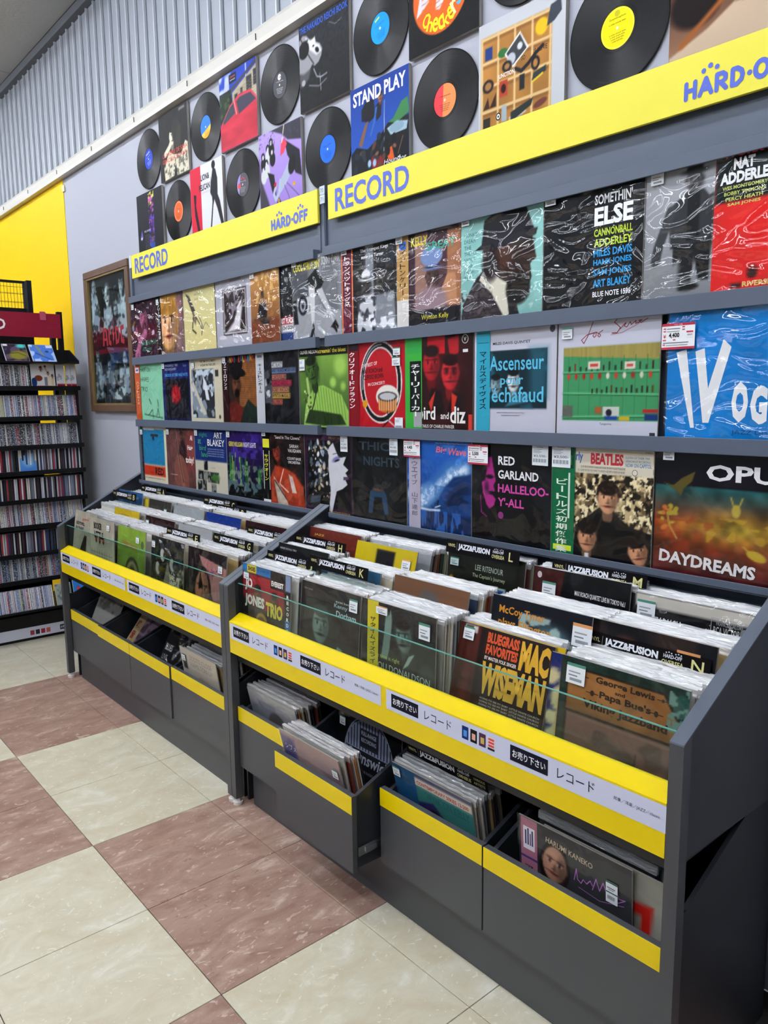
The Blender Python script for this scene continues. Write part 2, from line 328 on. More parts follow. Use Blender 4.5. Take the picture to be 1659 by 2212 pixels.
def floor_mat(name, base, dark, light, speck):
    m = bpy.data.materials.new(name); m.use_nodes = True; nt = m.node_tree; N, L = nt.nodes, nt.links; b = N['Principled BSDF']; b.inputs['Roughness'].default_value = .42
    ge = N.new('ShaderNodeNewGeometry'); mp = N.new('ShaderNodeMapping'); mp.inputs['Scale'].default_value = (1, .42, 1) if speck else (1, .7, 1); L.new(ge.outputs['Position'], mp.inputs[0])
    n1 = N.new('ShaderNodeTexNoise'); n1.inputs['Scale'].default_value = 13 if speck else 9; n1.inputs['Detail'].default_value = 7; n1.inputs['Roughness'].default_value = .68; n1.inputs['Distortion'].default_value = .7; L.new(mp.outputs[0], n1.inputs[0])
    r1 = N.new('ShaderNodeValToRGB'); r1.color_ramp.elements[0].position = .33; r1.color_ramp.elements[0].color = c4(dark); r1.color_ramp.elements[1].position = .58; r1.color_ramp.elements[1].color = c4(base)
    e = r1.color_ramp.elements.new(.72); e.color = c4(light); L.new(n1.outputs['Fac'], r1.inputs[0])
    n2 = N.new('ShaderNodeTexNoise'); n2.inputs['Scale'].default_value = 34; n2.inputs['Detail'].default_value = 3; n2.inputs['Distortion'].default_value = 2.4; L.new(mp.outputs[0], n2.inputs[0])
    r2_ = N.new('ShaderNodeValToRGB'); r2_.color_ramp.elements[0].position = .635; r2_.color_ramp.elements[0].color = (0, 0, 0, 1); r2_.color_ramp.elements[1].position = .675; r2_.color_ramp.elements[1].color = (.75, .75, .75, 1); L.new(n2.outputs['Fac'], r2_.inputs[0])
    mx = N.new('ShaderNodeMix'); mx.data_type = 'RGBA'; L.new(r2_.outputs[0], mx.inputs[0]); L.new(r1.outputs[0], mx.inputs[6]); mx.inputs[7].default_value = c4(light)
    last = mx.outputs[2]
    if speck:
        n3 = N.new('ShaderNodeTexNoise'); n3.inputs['Scale'].default_value = 41; n3.inputs['Detail'].default_value = 3; n3.inputs['Distortion'].default_value = 2.; L.new(mp.outputs[0], n3.inputs[0])
        r3 = N.new('ShaderNodeValToRGB'); r3.color_ramp.elements[0].position = .315; r3.color_ramp.elements[0].color = (.8, .8, .8, 1); r3.color_ramp.elements[1].position = .36; r3.color_ramp.elements[1].color = (0, 0, 0, 1); L.new(n3.outputs['Fac'], r3.inputs[0])
        m2 = N.new('ShaderNodeMix'); m2.data_type = 'RGBA'; L.new(r3.outputs[0], m2.inputs[0]); L.new(last, m2.inputs[6]); m2.inputs[7].default_value = c4(dark); last = m2.outputs[2]
    L.new(last, b.inputs['Base Color']); MATS[name] = m; return m
CREAM = floor_mat('cream_marbled_tile', '#d2ccb6', '#c6bb9f', '#e2dfd0', False)
BROWN = floor_mat('brown_marbled_tile', '#a78a7b', '#8b695d', '#cdb7aa', True)
# ================================================================== THE SETTING
def build_room():
    # floor: dark joint bed with loose-laid square tiles in two colours
    fl = MB().box(-7.5, 4.3, -5.05, 0.56, -0.08, -0.0042).obj('floor', mat('tile_joint', '#1e1a17', .9)); tag(fl, kind='structure')
    T = .45; meshes = {}
    for mi, mm in enumerate((CREAM, BROWN)):
        meshes[mi] = MB().box((.0011), T - .0011, .0011, T - .0011, -.004, 0, b=.0006).mesh('tile', [mm])
    for i in range(-16, 9):
        for j in range(-1, 11):
            k = ((i // 2) + ((j + 1) // 2)) % 2 == 0
            o = link('tile', meshes[1 if k else 0], fl); o.location = (i * T, -.055 - (j + 1) * T, 0)
    # walls
    w = MB().box(-7.5, 4.3, .56, .66, 0, 3.0).obj('wall_back', WALLG); tag(w, kind='structure')
    MB().box(-7.4, -2.908, .556, .5605, .02, 2.965).obj('yellow_sheet', YWALL, w)
    MB().box(-2.915, -2.875, .551, .5565, 2.885, 2.925).obj('tape_patch', mat('clear_tape', '#d9c9a0', .4), w)
    up = MB().box(-7.5, 4.3, .60, .66, 3.0, CEIL + .05).obj('wall_back_upper', mat('dark_gap', '#3b3f46', .8)); tag(up, kind='structure')
    sl = MB().box(0, .104, .574, .598, 3.04, CEIL - .03).mesh('slat', [mat('grey_metal_slat', '#8f969f', .45, noise=(1.2, .05))])
    edge = MB().box(.0965, .1045, .560, .574, 3.04, CEIL - .03).mesh('slat_edge', [mat('pale_slat_edge', '#c3c9d2', .35)])
    x = -7.4; i = 0
    while x < 4.1:
        s_ = link('slat', sl, up); s_.location = (x, 0, 0); e = link('slat_edge', edge, s_)
        x += .1125
    t = MB().prism([(.598, 2.965), (.52, 2.965), (.52, 2.985), (.528, 3.03), (.545, 3.055), (.598, 3.055)], 0, -7.4, 4.2).obj('trim_1', mat('offwhite_trim', '#c4c1b8', .45)); tag(t, kind='structure')
    for k in range(14):
        MB().box(-6.0 + k * .62, -5.998 + k * .62, .517, .5205, 2.99, 3.015).obj('staple', BLACK, t)
    t2 = MB().box(-7.4, 4.2, .53, .60, CEIL - .05, CEIL).obj('trim_2', mat('ceiling_edge', '#5a5d63', .5)); tag(t2, kind='structure')
    c = MB().box(-7.5, 4.3, -5.05, .60, CEIL + .012, CEIL + .1).obj('ceiling', mat('ceiling_joint', '#5d5d5c', .8)); tag(c, kind='structure')
    cb = MB().box(.002, 1.816, .002, .906, CEIL, CEIL + .011).mesh('ceiling_board', [mat('ceiling_board_grey', '#a9abab', .75, noise=(60, .06), bump=(70, .5, .002))])
    for i in range(-4, 3):
        for j in range(6):
            o = link('ceiling_board', cb, c); o.location = (i * 1.82 - .1, .53 - (j + 1) * .91, 0)
    MB().box(-2.62, -2.47, -.045, .06, CEIL - .012, CEIL - .001).obj('cover_plate', mat('aged_plate', '#b9b190', .5), c)
    for nm, a in (('wall_left', (-7.6, -7.5, -5.05, .66)), ('wall_right', (4.3, 4.4, -5.05, .66)), ('wall_front', (-7.6, 4.4, -5.15, -5.05))):
        o = MB().box(*a, 0, CEIL + .1).obj(nm, mat('store_wall', '#6f7276', .8)); tag(o, kind='structure')
    # ceiling battens
    body = MB().prism([(-.07, 0), (.07, 0), (.045, -.06), (-.045, -.06)], 0, -.62, .62).mesh('batten', [mat('white_metal', '#e9e9e9', .4)])
    tube = MB().cyl(0, 0, -.6, .6, .019, n=10, ax=0); tube.v = [(a, b, c - .085) for a, b, c in tube.v]
    tm = tube.mesh('tube', [mat('fluorescent_tube', '#ffffff', .4, emis=('#f1f6ff', LIGHT_POWER))])
    sock = MB().box(.6, .62, -.03, .03, -.11, -.06).mesh('socket', [MATS['white_metal']])
    for ry, k in LIGHT_ROWS:
        for i in range(8):
            x = -6.4 + i * 1.35
            t = thing('ceiling_light', 'white fluorescent batten on the ceiling, one of rows above the aisle', 'ceiling light', (x, ry, CEIL), group='fluorescent battens on the ceiling')
            link('housing', body, t)
            for dy in (-.035, .035):
                o = link('tube', tm, t); o.location = (0, dy, 0)
            link('socket', sock, t); o = link('socket', sock, t); o.rotation_euler = (0, 0, math.pi)

# ================================================================== RECORD DISPLAY UNITS
STRIP_T = 'お売り下さい'
def strip_art():
    a = Art('#d7daec', N=24, asp=.845 / .056)
    def lab(x0, x1):
        a.q(x0, .20, x1, .86, '#151726'); a.t(STRIP_T, x0 + .008, .36, .34, '#f4f4f8', w=x1 - x0 - .016, b=.012)
    def rec(x0, x1): a.t('レコード', x0, .30, .42, '#20222c', w=x1 - x0)
    lab(.026, .155); rec(.183, .30)
    for i, (c1, c2) in enumerate((('#16306e', '#4f8fd8'), ('#17171b', '#e8b09a'), ('#4a2a4a', '#c8b05a'), ('#d8dadf', '#d84a40'))):
        x = .345 + i * .034; a.q(x, .22, x + .026, .80, c1)
        if i < 3: a.q(x + .006, .34, x + .02, .62, c2)
        else:
            for j in range(3): a.q(x + .002, .36 + j * .14, x + .024, .46 + j * .14, c2)
            a.q(x, .22, x + .026, .32, '#22242c')
    lab(.53, .66); rec(.69, .805); a.t('邦楽／洋楽／JAZZ／classic', .86, .42, .17, '#2c2e38', w=.125)
    return a
def logo(mb_add, x, y, H, col=None):
    """HARD-OFF wordmark with dots drawn as round-ended strokes; mb_add(list of stroke polylines, width)"""
    S = []
    def st(*p): S.append([(x + a * H, y + b * H) for a, b in p])
    w = .25
    st((.1, .1), (.1, .9)); st((.62, .1), (.62, .9)); st((.1, .5), (.62, .5))
    st((.92, .1), (1.25, .9), (1.58, .1)); st((1.05, .36), (1.45, .36))
    st((1.88, .1), (1.88, .9), (2.2, .9), (2.36, .76), (2.36, .58), (2.2, .46), (1.88, .46)); st((2.1, .46), (2.4, .1))
    st((2.75, .1), (2.75, .9), (3.0, .9), (3.24, .72), (3.3, .5), (3.24, .28), (3.0, .1), (2.75, .1))
    st(*[(4.3 + .33 * math.cos(t * math.pi / 8), .5 + .4 * math.sin(t * math.pi / 8)) for t in range(17)])
    for ox in (4.98, 5.7): st((ox, .1), (ox, .9), (ox + .42, .9)); st((ox, .5), (ox + .36, .5))
    D = [(1.1, 1.32, .11), (1.48, 1.5, .115), (1.86, 1.32, .11), (4.72, 1.32, .11), (5.08, 1.5, .115), (5.45, 1.32, .11), (3.67, .48, .11)]
    return S, w * H, [(x + a * H, y + b * H, r * H * 1.25) for a, b, r in D]
def stroke_mesh(mb, strokes, w, dots, yy, n=10):
    for s in strokes:
        for i in range(len(s) - 1):
            (x0, z0), (x1, z1) = s[i], s[i + 1]; d = math.hypot(x1 - x0, z1 - z0) or 1e-6; ux, uz = (x1 - x0) / d, (z1 - z0) / d; a0 = math.atan2(uz, ux)
            vs = [(x1 + w / 2 * math.cos(a0 - math.pi / 2 + math.pi * k / 6), yy, z1 + w / 2 * math.sin(a0 - math.pi / 2 + math.pi * k / 6)) for k in range(7)]
            vs += [(x0 + w / 2 * math.cos(a0 + math.pi / 2 + math.pi * k / 6), yy, z0 + w / 2 * math.sin(a0 + math.pi / 2 + math.pi * k / 6)) for k in range(7)]
            mb.add(vs, [tuple(range(len(vs)))])
            yy -= 2e-6
    for (cx, cz, r) in dots:
        mb.add([(cx + r * math.cos(2 * math.pi * k / 14), yy, cz + r * math.sin(2 * math.pi * k / 14)) for k in range(14)], [tuple(range(14))])
def word(mb, text, x, z, w, h, yy, bold=0.0, mi=0):
    v, f, sz = txt_mesh(text, bold, 3); mb.add([(x + p[0] * w / sz[0], yy, z + p[1] * h / sz[1]) for p in v], f, mi)
def build_unit(label, xl, xr, yl, yr, drawers, sign, lips, posts, clip=False):
    """xl/xr: outer faces of the end panels; drawers: (x0, x1, yfront)"""
    t = thing('record_display_unit', label, 'shop display', ((xl + xr) / 2, 0.25, 0)); ox, oy = t.location.x, t.location.y
    def P(mb, name, m, parent=t, lab=None):
        if parent is t: mb.v = [(x - ox, y - oy, z) for x, y, z in mb.v]
        o = mb.obj(name, m, parent)
        if parent is not t: o.matrix_parent_inverse = Matrix.Identity(4); o.location = (-ox, -oy, 0)
        if lab: o['label'] = lab
        return o
    pw = .030; xi0, xi1 = xl + pw, xr - pw
    for x0, x1, side in ((xl, xi0, -1), (xi1, xr, 1)):
        post = P(MB().prism([(.0, .028), (.0, .848), (.030, .864), (.030, .028)], 0, x0, x1).box(x0 + .004, x1 - .004, .03, .034, .03, .6), 'front_post', GREYD)
        foot = MB().cyl((x0 + x1) / 2, .015, .0, .012, .017, .019, n=18).cyl((x0 + x1) / 2, .015, .012, .03, .009, n=12)
        P(foot, 'levelling_foot', FOOTW, post, 'white plastic levelling foot')
        b0, b1 = (x0 + .004, x1 - .006)
        P(MB().prism([(.030, .596), (.030, .864), (.478, 1.100), (.478, .590)], 0, b0, b1), 'upper_side_board', SIDEB)
        P(MB().prism([(.0, .8485), (.0, .8525), (.480, 1.1085), (.480, 1.1045)], 0, x0, x1), 'top_cap', mat('satin_grey_cap', '#5c6470', .3))
        c0, c1 = (x0 + .010, x1 - .010)
        P(MB().prism([(.060, .0), (.060, .475), (.36, .612), (.470, .612), (.470, .0)], 0, c0, c1).box(c0, c1, .032, .06, .155, .474), 'lower_side_board', INNER)
    for x0, x1 in posts:
        P(MB().box(x0, x1, .480, .552, 0, 2.305).box(x0 + .004, x1 - .004, .477, .481, .9, 2.30), 'back_post', GREY)
    bx0, bx1 = posts[0][1], posts[1][0]
    P(MB().box(bx0, bx1, .508, .520, .55, 2.30), 'back_panel', GREY)
    P(MB().box(bx0, bx1, .488, .507, 2.085, 2.19), 'upper_fascia', GREY)
    s0, s1 = sign; sb = P(MB().box(s0, s1, .462, .472, 2.174, 2.296, b=.0008), 'sign_board', SIGNY, lab='yellow header board lettered in blue')
    m = MB(); word(m, 'RECORD', s0 + .045, 2.194, .402, .081, .4612, bold=.022); 
    S, w_, D = logo(None, s1 - .322 if s1 < 1 else 1.537, 2.196, .0415)
    m2 = MB(); stroke_mesh(m2, S, w_, D, .4612); P(m, 'lettering', BLUEP, sb); P(m2, 'logo', BLUEP, sb)
    l0, l1 = lips
    for z0, z1 in ((2.045, 2.078), (1.712, 1.753), (1.376, 1.414)):
        P(MB().box(l0, l1, .446, .452, z0, z1, b=.001).box(l0 + .004, l1 - .004, .452, .506, z0 + .004, z0 + .010).box(l0, l0 + .004, .452, .50, z0, z1).box(l1 - .004, l1, .452, .50, z0, z1), 'shelf_lip', GREY)
    P(MB().box(l0, l1, .446, .450, 1.058, 1.076, b=.001).box(l0, l1, .450, .506, 1.054, 1.062), 'shelf_lip', GREY)
    for z in (1.60, 1.25, 1.93):
        P(MB().box(bx0, bx1, .496, .507, z, z + .022), 'back_rail', GREY)
    # bins
    P(MB().prism([(.035, .56), (.035, .592), (.185, .592), (.185, .638), (.325, .638), (.325, .684), (.50, .684), (.50, .56)], 0, xi0, xi1), 'bin_floor', INNER)
    rail = P(MB().prism([(.0, .604), (.0, .7205), (.044, .744), (.048, .744), (.048, .604)], 0, xi0 + .001, xi1 - .001), 'price_rail', YEL, lab='glossy yellow price rail')
    half = (xi1 - xi0 - .015) / 2
    for k in range(2):
        st = link('strip_card', strip_art().mesh('strip_card', half - .008, .058, PRINTG), rail); st.location = (xi0 - ox + .004 + half * (k + .5) + .015 * k, -.0006 - oy, .658)
    gl = P(MB().box(xi0 + .004, xi1 - .004, .041, .0455, .735, .8545), 'glass_pane', GLASS)
    P(MB().box(xi0 + .004, xi1 - .004, .0405, .046, .8545, .8562), 'polished_edge', GLASSE, gl, 'green polished top edge')
    # base and drawers
    P(MB().box(xi0 + .03, xi1 - .01, .058, .45, .0, .153), 'plinth', GREYD)
    P(MB().box(xi0, xi1, .455, .469, .16, .56), 'cabinet_back', INNER)
    for (x0, x1, yf, sides) in drawers:
        x0 += .001; x1 -= .001
        d = MB().box(x0, x1, yf, yf + .018, .156, .393, b=.0008).box(x0 + .012, x1 - .012, yf + .018, yf + .41, .1565, .1595).box(x0 + .012, x1 - .012, yf + .404, yf + .412, .16, .50)
        do = P(d, 'drawer', GREYD)
        P(MB().box(x0, x1 - .0005, yf - .0012, yf - .0002, .338, .3925), 'yellow_strip', YEL, do, 'yellow strip along the drawer top')
        for sx in (x0 + .010, x1 - .022):
            P(MB().prism([(yf + .018, .160), (yf + .018, .381), (yf + .32, .50), (yf + .412, .50), (yf + .412, .160)], 0, sx, sx + .012), 'side_wall', SIDEB, do)
        if sides:
            P(MB().box(x1 - .009, x1 - .004, yf + .024, yf + .32, .197, .226).box(x1 - .004, x1 - .001, yf + .05, yf + .14, .204, .22), 'slide', STEEL, do, 'steel runner')
    return t
def build_units():
    dL = [(-1.711, -1.300, .028, 0), (-1.300, -.902, .020, 0), (-.900, -.474, .020, 0), (-.470, .030, .026, 0)]
    dR = [(.104, .505, .020, 0), (.508, .912, -.078, 1), (.919, 1.321, .020, 0), (1.324, 1.819, .020, 0)]
    a = build_unit('far grey record browser with yellow rail, nearest the framed poster', -1.757, .066, 0, 0, dL, (-1.662, .066), (-1.690, .054), ((-1.736, -1.702), (.038, .0645)))
    b = build_unit('near grey record browser with yellow rail and one drawer pulled out', .0690, 1.853, 0, 0, dR, (.132, 1.94), (.114, 1.94), ((.0655, .092), (1.853, 1.888)))
    ox, oy = a.location.x, a.location.y; c = MB().box(-1.700, -1.672, .4655, .468, 2.235, 2.30); c.v = [(x - ox, y - oy, z) for x, y, z in c.v]; o = c.obj('number_tag', mat('tag_card', '#c3ced8', .5), a); o['label'] = 'pale bay number tag'
    # bay number tags on the joint of the two units
    c = MB().box(.0765, .107, .4655, .468, 2.272, 2.302).box(.0765, .107, .4655, .468, 2.240, 2.270)
    ox, oy = b.location.x, b.location.y; c.v = [(x - ox, y - oy, z) for x, y, z in c.v]; tg = c.obj('number_tag', mat('tag_card', '#c3ced8', .5), b); tg['label'] = 'pale bay number tags reading 70 and 71'
    m = MB(); word(m, '70', .082, 2.279, .018, .015, .465); word(m, '71', .082, 2.247, .018, .015, .465); o = m.obj('digits', mat('grey_print', '#5f6c7a', .5), tg); o.location = (-ox, -oy, 0)

# ================================================================== COMPACT DISC RACK
def cd_mesh():
    m = MB().box(0, .125, 0, .0098, 0, .1425, 0)                    # depth x, thickness y, height z
    m.box(-.0006, -.0001, .0006, .0092, .004, .1385, 1)
    me = m.mesh('cd_case', [mat('clear_jewel_case', '#8d929c', .12), spine_mat()]); return me
def spine_mat():
    if 'spine' in MATS: return MATS['spine']
    m = bpy.data.materials.new('disc_spine_print'); m.use_nodes = True; N, L = m.node_tree.nodes, m.node_tree.links; b = N['Principled BSDF']; b.inputs['Roughness'].default_value = .3
    oi = N.new('ShaderNodeObjectInfo'); tc = N.new('ShaderNodeTexCoord'); mp = N.new('ShaderNodeMapping'); mp.inputs['Scale'].default_value = (0, 210, 320); L.new(tc.outputs['Object'], mp.inputs[0])
    ad = N.new('ShaderNodeVectorMath'); sc = N.new('ShaderNodeMath'); sc.operation = 'MULTIPLY'; sc.inputs[1].default_value = 91; L.new(oi.outputs['Random'], sc.inputs[0]); L.new(mp.outputs[0], ad.inputs[0]); L.new(sc.outputs[0], ad.inputs[1])
    n = N.new('ShaderNodeTexNoise'); n.inputs['Scale'].default_value = 1; n.inputs['Detail'].default_value = 1; L.new(ad.outputs[0], n.inputs[0])
    gt = N.new('ShaderNodeMath'); gt.operation = 'GREATER_THAN'; gt.inputs[1].default_value = .60; L.new(n.outputs['Fac'], gt.inputs[0])
    iv = N.new('ShaderNodeInvert'); L.new(oi.outputs['Color'], iv.inputs[1]); mx = N.new('ShaderNodeMix'); mx.data_type = 'RGBA'; L.new(gt.outputs[0], mx.inputs[0]); L.new(oi.outputs['Color'], mx.inputs[6]); L.new(iv.outputs[0], mx.inputs[7])
    L.new(mx.outputs[2], b.inputs['Base Color']); MATS['spine'] = m; return m
def build_rack():
    x0 = -2.58; t = thing('disc_rack', 'black metal shelving rack full of discs under a crimson header', 'shelving', (-2.8, -.3, 0))
    def P(mb, name, m, parent=t, lab=None):
        if parent is t: mb.v = [(x + 2.8, y + .3, z) for x, y, z in mb.v]
        o = mb.obj(name, m, parent)
        if parent is not t: o.location = (2.8, .3, 0)
        if lab: o['label'] = lab
        return o
    YR, YL = .466, -1.35
    for y in (YR - .03, YL): P(MB().box(-3.02, -2.98, y, y + .03, 0, 2.09).box(-3.0, -2.70, y + .004, y + .026, 0, .12), 'upright', BLACK)
    for y in (-.46,): P(MB().box(-3.02, -2.98, y, y + .03, 0, 2.09), 'upright', BLACK)
    for y in (YR - .05, -.46): P(MB().box(-2.80, -2.77, y, y + .03, 1.77, 2.095), 'header_bracket', BLACK)
    for x in (-3.0,): P(MB().box(x, x + .01, YL, YR, .05, .17).box(x - .01, x + .02, YL, YR, 2.05, 2.09), 'cross_rail', BLACK)
    shelves = [1.603, 1.416, 1.239, 1.078, .9, .737, .56, .392]
    for z in shelves: P(MB().box(-2.98, x0, YL, YR, z - .012, z).box(x0 - .004, x0 + .002, YL, YR, z - .016, z + .012).box(x0 - .003, x0 + .004, YL, YR, z - .004, z + .002), 'shelf', BLACK)
    P(MB().box(-2.99, x0 + .01, YL, YR, 1.755, 1.765).prism([(-2.75, 1.765), (-2.75, 1.845), (-2.73, 1.85), (x0 + .01, 1.775), (x0 + .01, 1.765)], 1, YR - .006, YR).box(-2.76, -2.75, YL, YR, 1.765, 1.85), 'top_tray', BLACK)
    P(MB().box(-2.99, x0 + .08, YL, YR + .01, .195, .207).box(x0 + .074, x0 + .08, YL, YR + .01, .195, .222), 'bottom_tray', BLACK)
    P(MB().box(-3.0, x0 - .03, YL, YR, .0, .08).box(x0 - .06, x0 - .02, YL, YR, .02, .19), 'base', BLACK)
    st = P(MB().box(x0 - .02, x0 - .014, YL, .405, .021, .088), 'label_strip', STRIPW, lab='white strip with small covers and Japanese lettering')
    for kx in (0,):
        m = MB(); yb = .055
        for i, c in enumerate(((.35, .06, .07), (.03, .03, .04), (.35, .03, .05), (.55, .12, .1))): m.box(x0 - .0135, x0 - .0128, yb - .005 + i * .033, yb + .020 + i * .033, .036, .066, 0, col=c)
        P(m, 'tiny_cover', PRINT, st)
        P(MB().box(x0 - .0135, x0 - .0128, .235, .315, .038, .070), 'black_label', BLACKP, st)
        m = MB(); v, f, sz = txt_mesh(STRIP_T, .01); m.add([(x0 - .0125, .239 + p[0] * .072 / sz[0], .046 + p[1] * .016 / sz[1]) for p in v], f); v, f, sz = txt_mesh('CD', 0); P(m, 'label_text', WHITEP, st)
        m = MB(); m.add([(x0 - .0125, .336 + p[0] * .045 / sz[0], .046 + p[1] * .018 / sz[1]) for p in v], f); P(m, 'strip_text', BLACKP, st)
    CR = mat('crimson_sign', '#8c0a2c', .35)
    sg = P(MB().box(-2.755, -2.748, -.9, .425, 1.925, 2.077), 'header_sign', CR, lab='crimson header sign')
    m = MB(); v, f, sz = txt_mesh('CD&DVD', .02); m.add([(-2.747, -.27 + p[0] * .36 / sz[0], 1.965 + p[1] * .07 / sz[1]) for p in v], f); P(m, 'sign_lettering', WHITEP, sg)
    P(MB().box(-2.757, -2.742, .30, .335, 2.035, 2.083).box(-2.765, -2.745, .303, .332, 2.083, 2.088), 'clip', mat('clear_clip', '#b9506a', .2), sg)
    P(MB().box(-3.005, -2.998, YL, .33, .1, 2.06), 'back_sheet', BLACK)
    P(MB().box(-2.97, -2.86, YR - .012, YR - .006, .1, 1.77).box(-2.83, -2.607, YR - .012, YR - .006, .1, 1.60), 'side_sheet', BLACK)
    # mesh extension above the header
    P(MB().box(-3.02, -2.92, .285, .315, 2.09, 2.30), 'extension_post', BLACK); P(MB().box(-3.02, -2.92, -.75, -.72, 2.09, 2.30), 'extension_post', BLACK)
    m = MB().box(-2.99, -2.97, -.75, .30, 2.285, 2.30).box(-3.0, -2.97, -.75, .30, 2.09, 2.125).box(-2.99, -2.972, .0, .014, 2.12, 2.31)
    P(m, 'extension_frame', BLACK)
    m = MB()
    for i in range(52): m.box(-2.984, -2.982, -.74 + i * .02, -.738 + i * .02, 2.12, 2.29)
    for z in (2.16, 2.165, 2.215, 2.22, 2.26): m.box(-2.982, -2.98, -.74, .29, z, z + .002)
    o = P(m, 'wire_mesh', BLACK); o['kind'] = 'stuff'
    # discs: spine faces +x; shelves filled, each leaning back a little
    me = cd_mesh(); rn = random.Random(5)
    pal = {0: ['#d8dae4', '#c9cbe0', '#f0f0f4', '#b9bcd8', '#8090c8', '#c8c890', '#e8e4d4', '#404048', '#a04050', '#d0b8c8', '#7088b0'],
           1: ['#1c1d22', '#2a2c34', '#e4e4e8', '#c0c2c8', '#3c4468', '#4c2c38', '#8890a0', '#a83a48', '#dcd8cc', '#303a34', '#6a7080', '#ececf0'],
           2: ['#5878a8', '#304878', '#c8ccd8', '#202228', '#98a8c0', '#c87848', '#e0e0e6', '#283850', '#a8a498', '#b84450']}
    rows = [(1.603, 1), (1.416, 0), (1.239, 1), (1.078, 1), (.9, 1), (.737, 0), (.56, 1), (.392, 2), (.207, 0)]
    n = 0; stuff = MB(); inv = MB()
    names = {1.603: 'top', 1.416: 'second', 1.239: 'third', 1.078: 'fourth', .9: 'fifth', .737: 'sixth', .56: 'seventh', .392: 'eighth', .207: 'bottom'}
    for z, pi in rows:
        y = .452; xf = x0 - .045 if z > .3 else x0 + .03
        if z == 1.603: y = .175
        if z == .207: y = .20
        while y > -.24:
            y -= .0106; c = lin(rn.choice(pal[pi])); tall = rn.random() < .04
            if rn.random() < .10: y -= .002
            dx = rn.uniform(-.006, .004)
            if z in (1.078, .56, .9):             # the smallest in view: joined as one object
                stuff.box(xf - .125 + dx, xf + dx, y, y + .0098, z + .001, z + .1435, 0, col=(.12, .13, .15)); stuff.box(xf + dx, xf + dx + .0006, y + .0006, y + .0092, z + .005, z + .139, 0, col=c)
                continue
            o = link('cd_case', me); o.rotation_euler = (0, R_(7 if z > .3 else 14), math.pi); o.location = (xf + dx, y + .0098, z + .002); o.color = (*c, 1)
            tag(o, 'slim disc case filed spine out on the %s shelf of the black rack' % names[z], 'disc', 'discs on the %s shelf of the rack' % names[z]); n += 1
    so = stuff.obj('cd_case', PRINTG); tag(so, 'tight rows of disc cases filed on the middle shelves of the black rack', 'discs', kind='stuff')
    # face-out discs
    def faceout(name, label, art, y0, y1, z, lean, xf, h=None, cat='disc'):
        h = h or (y1 - y0); a = art; w = y1 - y0
        t_ = thing(name, label, cat, (xf, (y0 + y1) / 2, z), (R_(-lean), 0, math.pi / 2))
        MB().box(-w / 2, w / 2, 0, .010, 0, h, b=.0007).obj('case', mat('case_edge', '#c9ccd2', .2), t_)
        o = link('cover_print', a.mesh('cover_print', w * .97, h * .97, PRINTG), t_); o.location = (0, -.0008, h * .015)
    a = Art('#6b5a6e', 40); a.nz(4, 4, .5, '#3d3348', 3).e(.6, .35, .4, .25, '#8f8a3c', 10, .1).l([(.3, .45), (.6, .5), (.9, .3)], .03, '#4a4420').e(.8, .9, .2, .12, '#5ad0c8', 0, .1).r(.02, .88, .22, .99, '#e8e8ec'); faceout('disc_display', 'face-out disc with murky purple and olive cover on the top tray', a, .055, .195, 1.768, 38, -2.66)
    a = Art('#5a86d0', 40); a.nz(4, 4, .5, '#b8cdf0', 5).l([(.3, .95), (.5, .3)], .1, '#9a9a88', .1).l([(.2, .5), (.8, .1)], .05, '#38558c', .05).e(.7, .6, .08, .06, '#405070').r(.72, .82, .98, .98, '#dfe6f0'); faceout('disc_display', 'face-out disc with bright blue sky cover on the top tray', a, .215, .360, 1.768, 40, -2.66)
    a = Art('#e4e2e2', 56); a.r(0, 0, 1, .07, '#a8283c').e(.3, .4, .17, .13, '#8a4a30').e(.1, .22, .12, .2, '#2a4a80').face(.42, .83, .08, '#c89878', '#2a1c18').face(.72, .62, .06, '#d8a888', '#2a1c18').r(.55, .08, .68, .45, '#8a9098').r(.7, .1, .82, .48, '#e6d8b8').r(.84, .05, .96, .4, '#d8c8a8').face(.9, .5, .06, '#c89878', '#2a1c18').l([(.6, .9), (.68, .7)], .05, '#d8a888').e(.62, .92, .05, .05, '#8a4a30')
    faceout('disc_display', 'face-out disc showing basketball players on white, first shelf of the rack', a, .185, .330, 1.605, 6, x0 - .05, .148)
    for (ya, yb, nt) in ((.338, .390, 'left'), (.398, .428, 'middle'), (.429, .462, 'right')):
        a = Art('#dcdde0', 16, asp=.37); a.r(0, 0, 1, .15, '#a02038')
        for k, (xx, hh) in enumerate(((.25, .6), (.45, .45), (.65, .55))): a.t('BALL BRAND', xx, .3 + (.6 - hh), .16 if False else .1, '#22242a', w=.0 or hh * .9, rot=90)
        faceout('cd_case', 'white boxed disc with crimson foot, %s of the three at the shelf end' % nt, a, ya, yb, 1.605, 5, x0 - .048, .148)
    a = Art('#3f8fd8', 24, asp=.6); a.r(.3, .55, .6, .7, '#d05060').r(.3, .2, .6, .35, '#d05060'); faceout('cd_case', 'sky blue box with pink squares standing on the bottom tray', a, .33, .40, .21, 16, x0 + .035, .15)
    a = Art('#20262a', 20); a.e(.5, .8, .4, .25, '#30b048', 0, .1); faceout('disc_display', 'dark disc with green blotch at the end of the bottom tray', a, .405, .475, .21, 16, x0 + .03, .14)
    a = Art('#a9b0a8', 24); a.nz(3, 3, .5, '#7c8a84', 2).e(.6, .5, .2, .3, '#d8dcd8', 0, .2); faceout('disc_display', 'face-out disc with misty grey cover on the bottom tray', a, .215, .315, .21, 16, x0 + .035, .14)
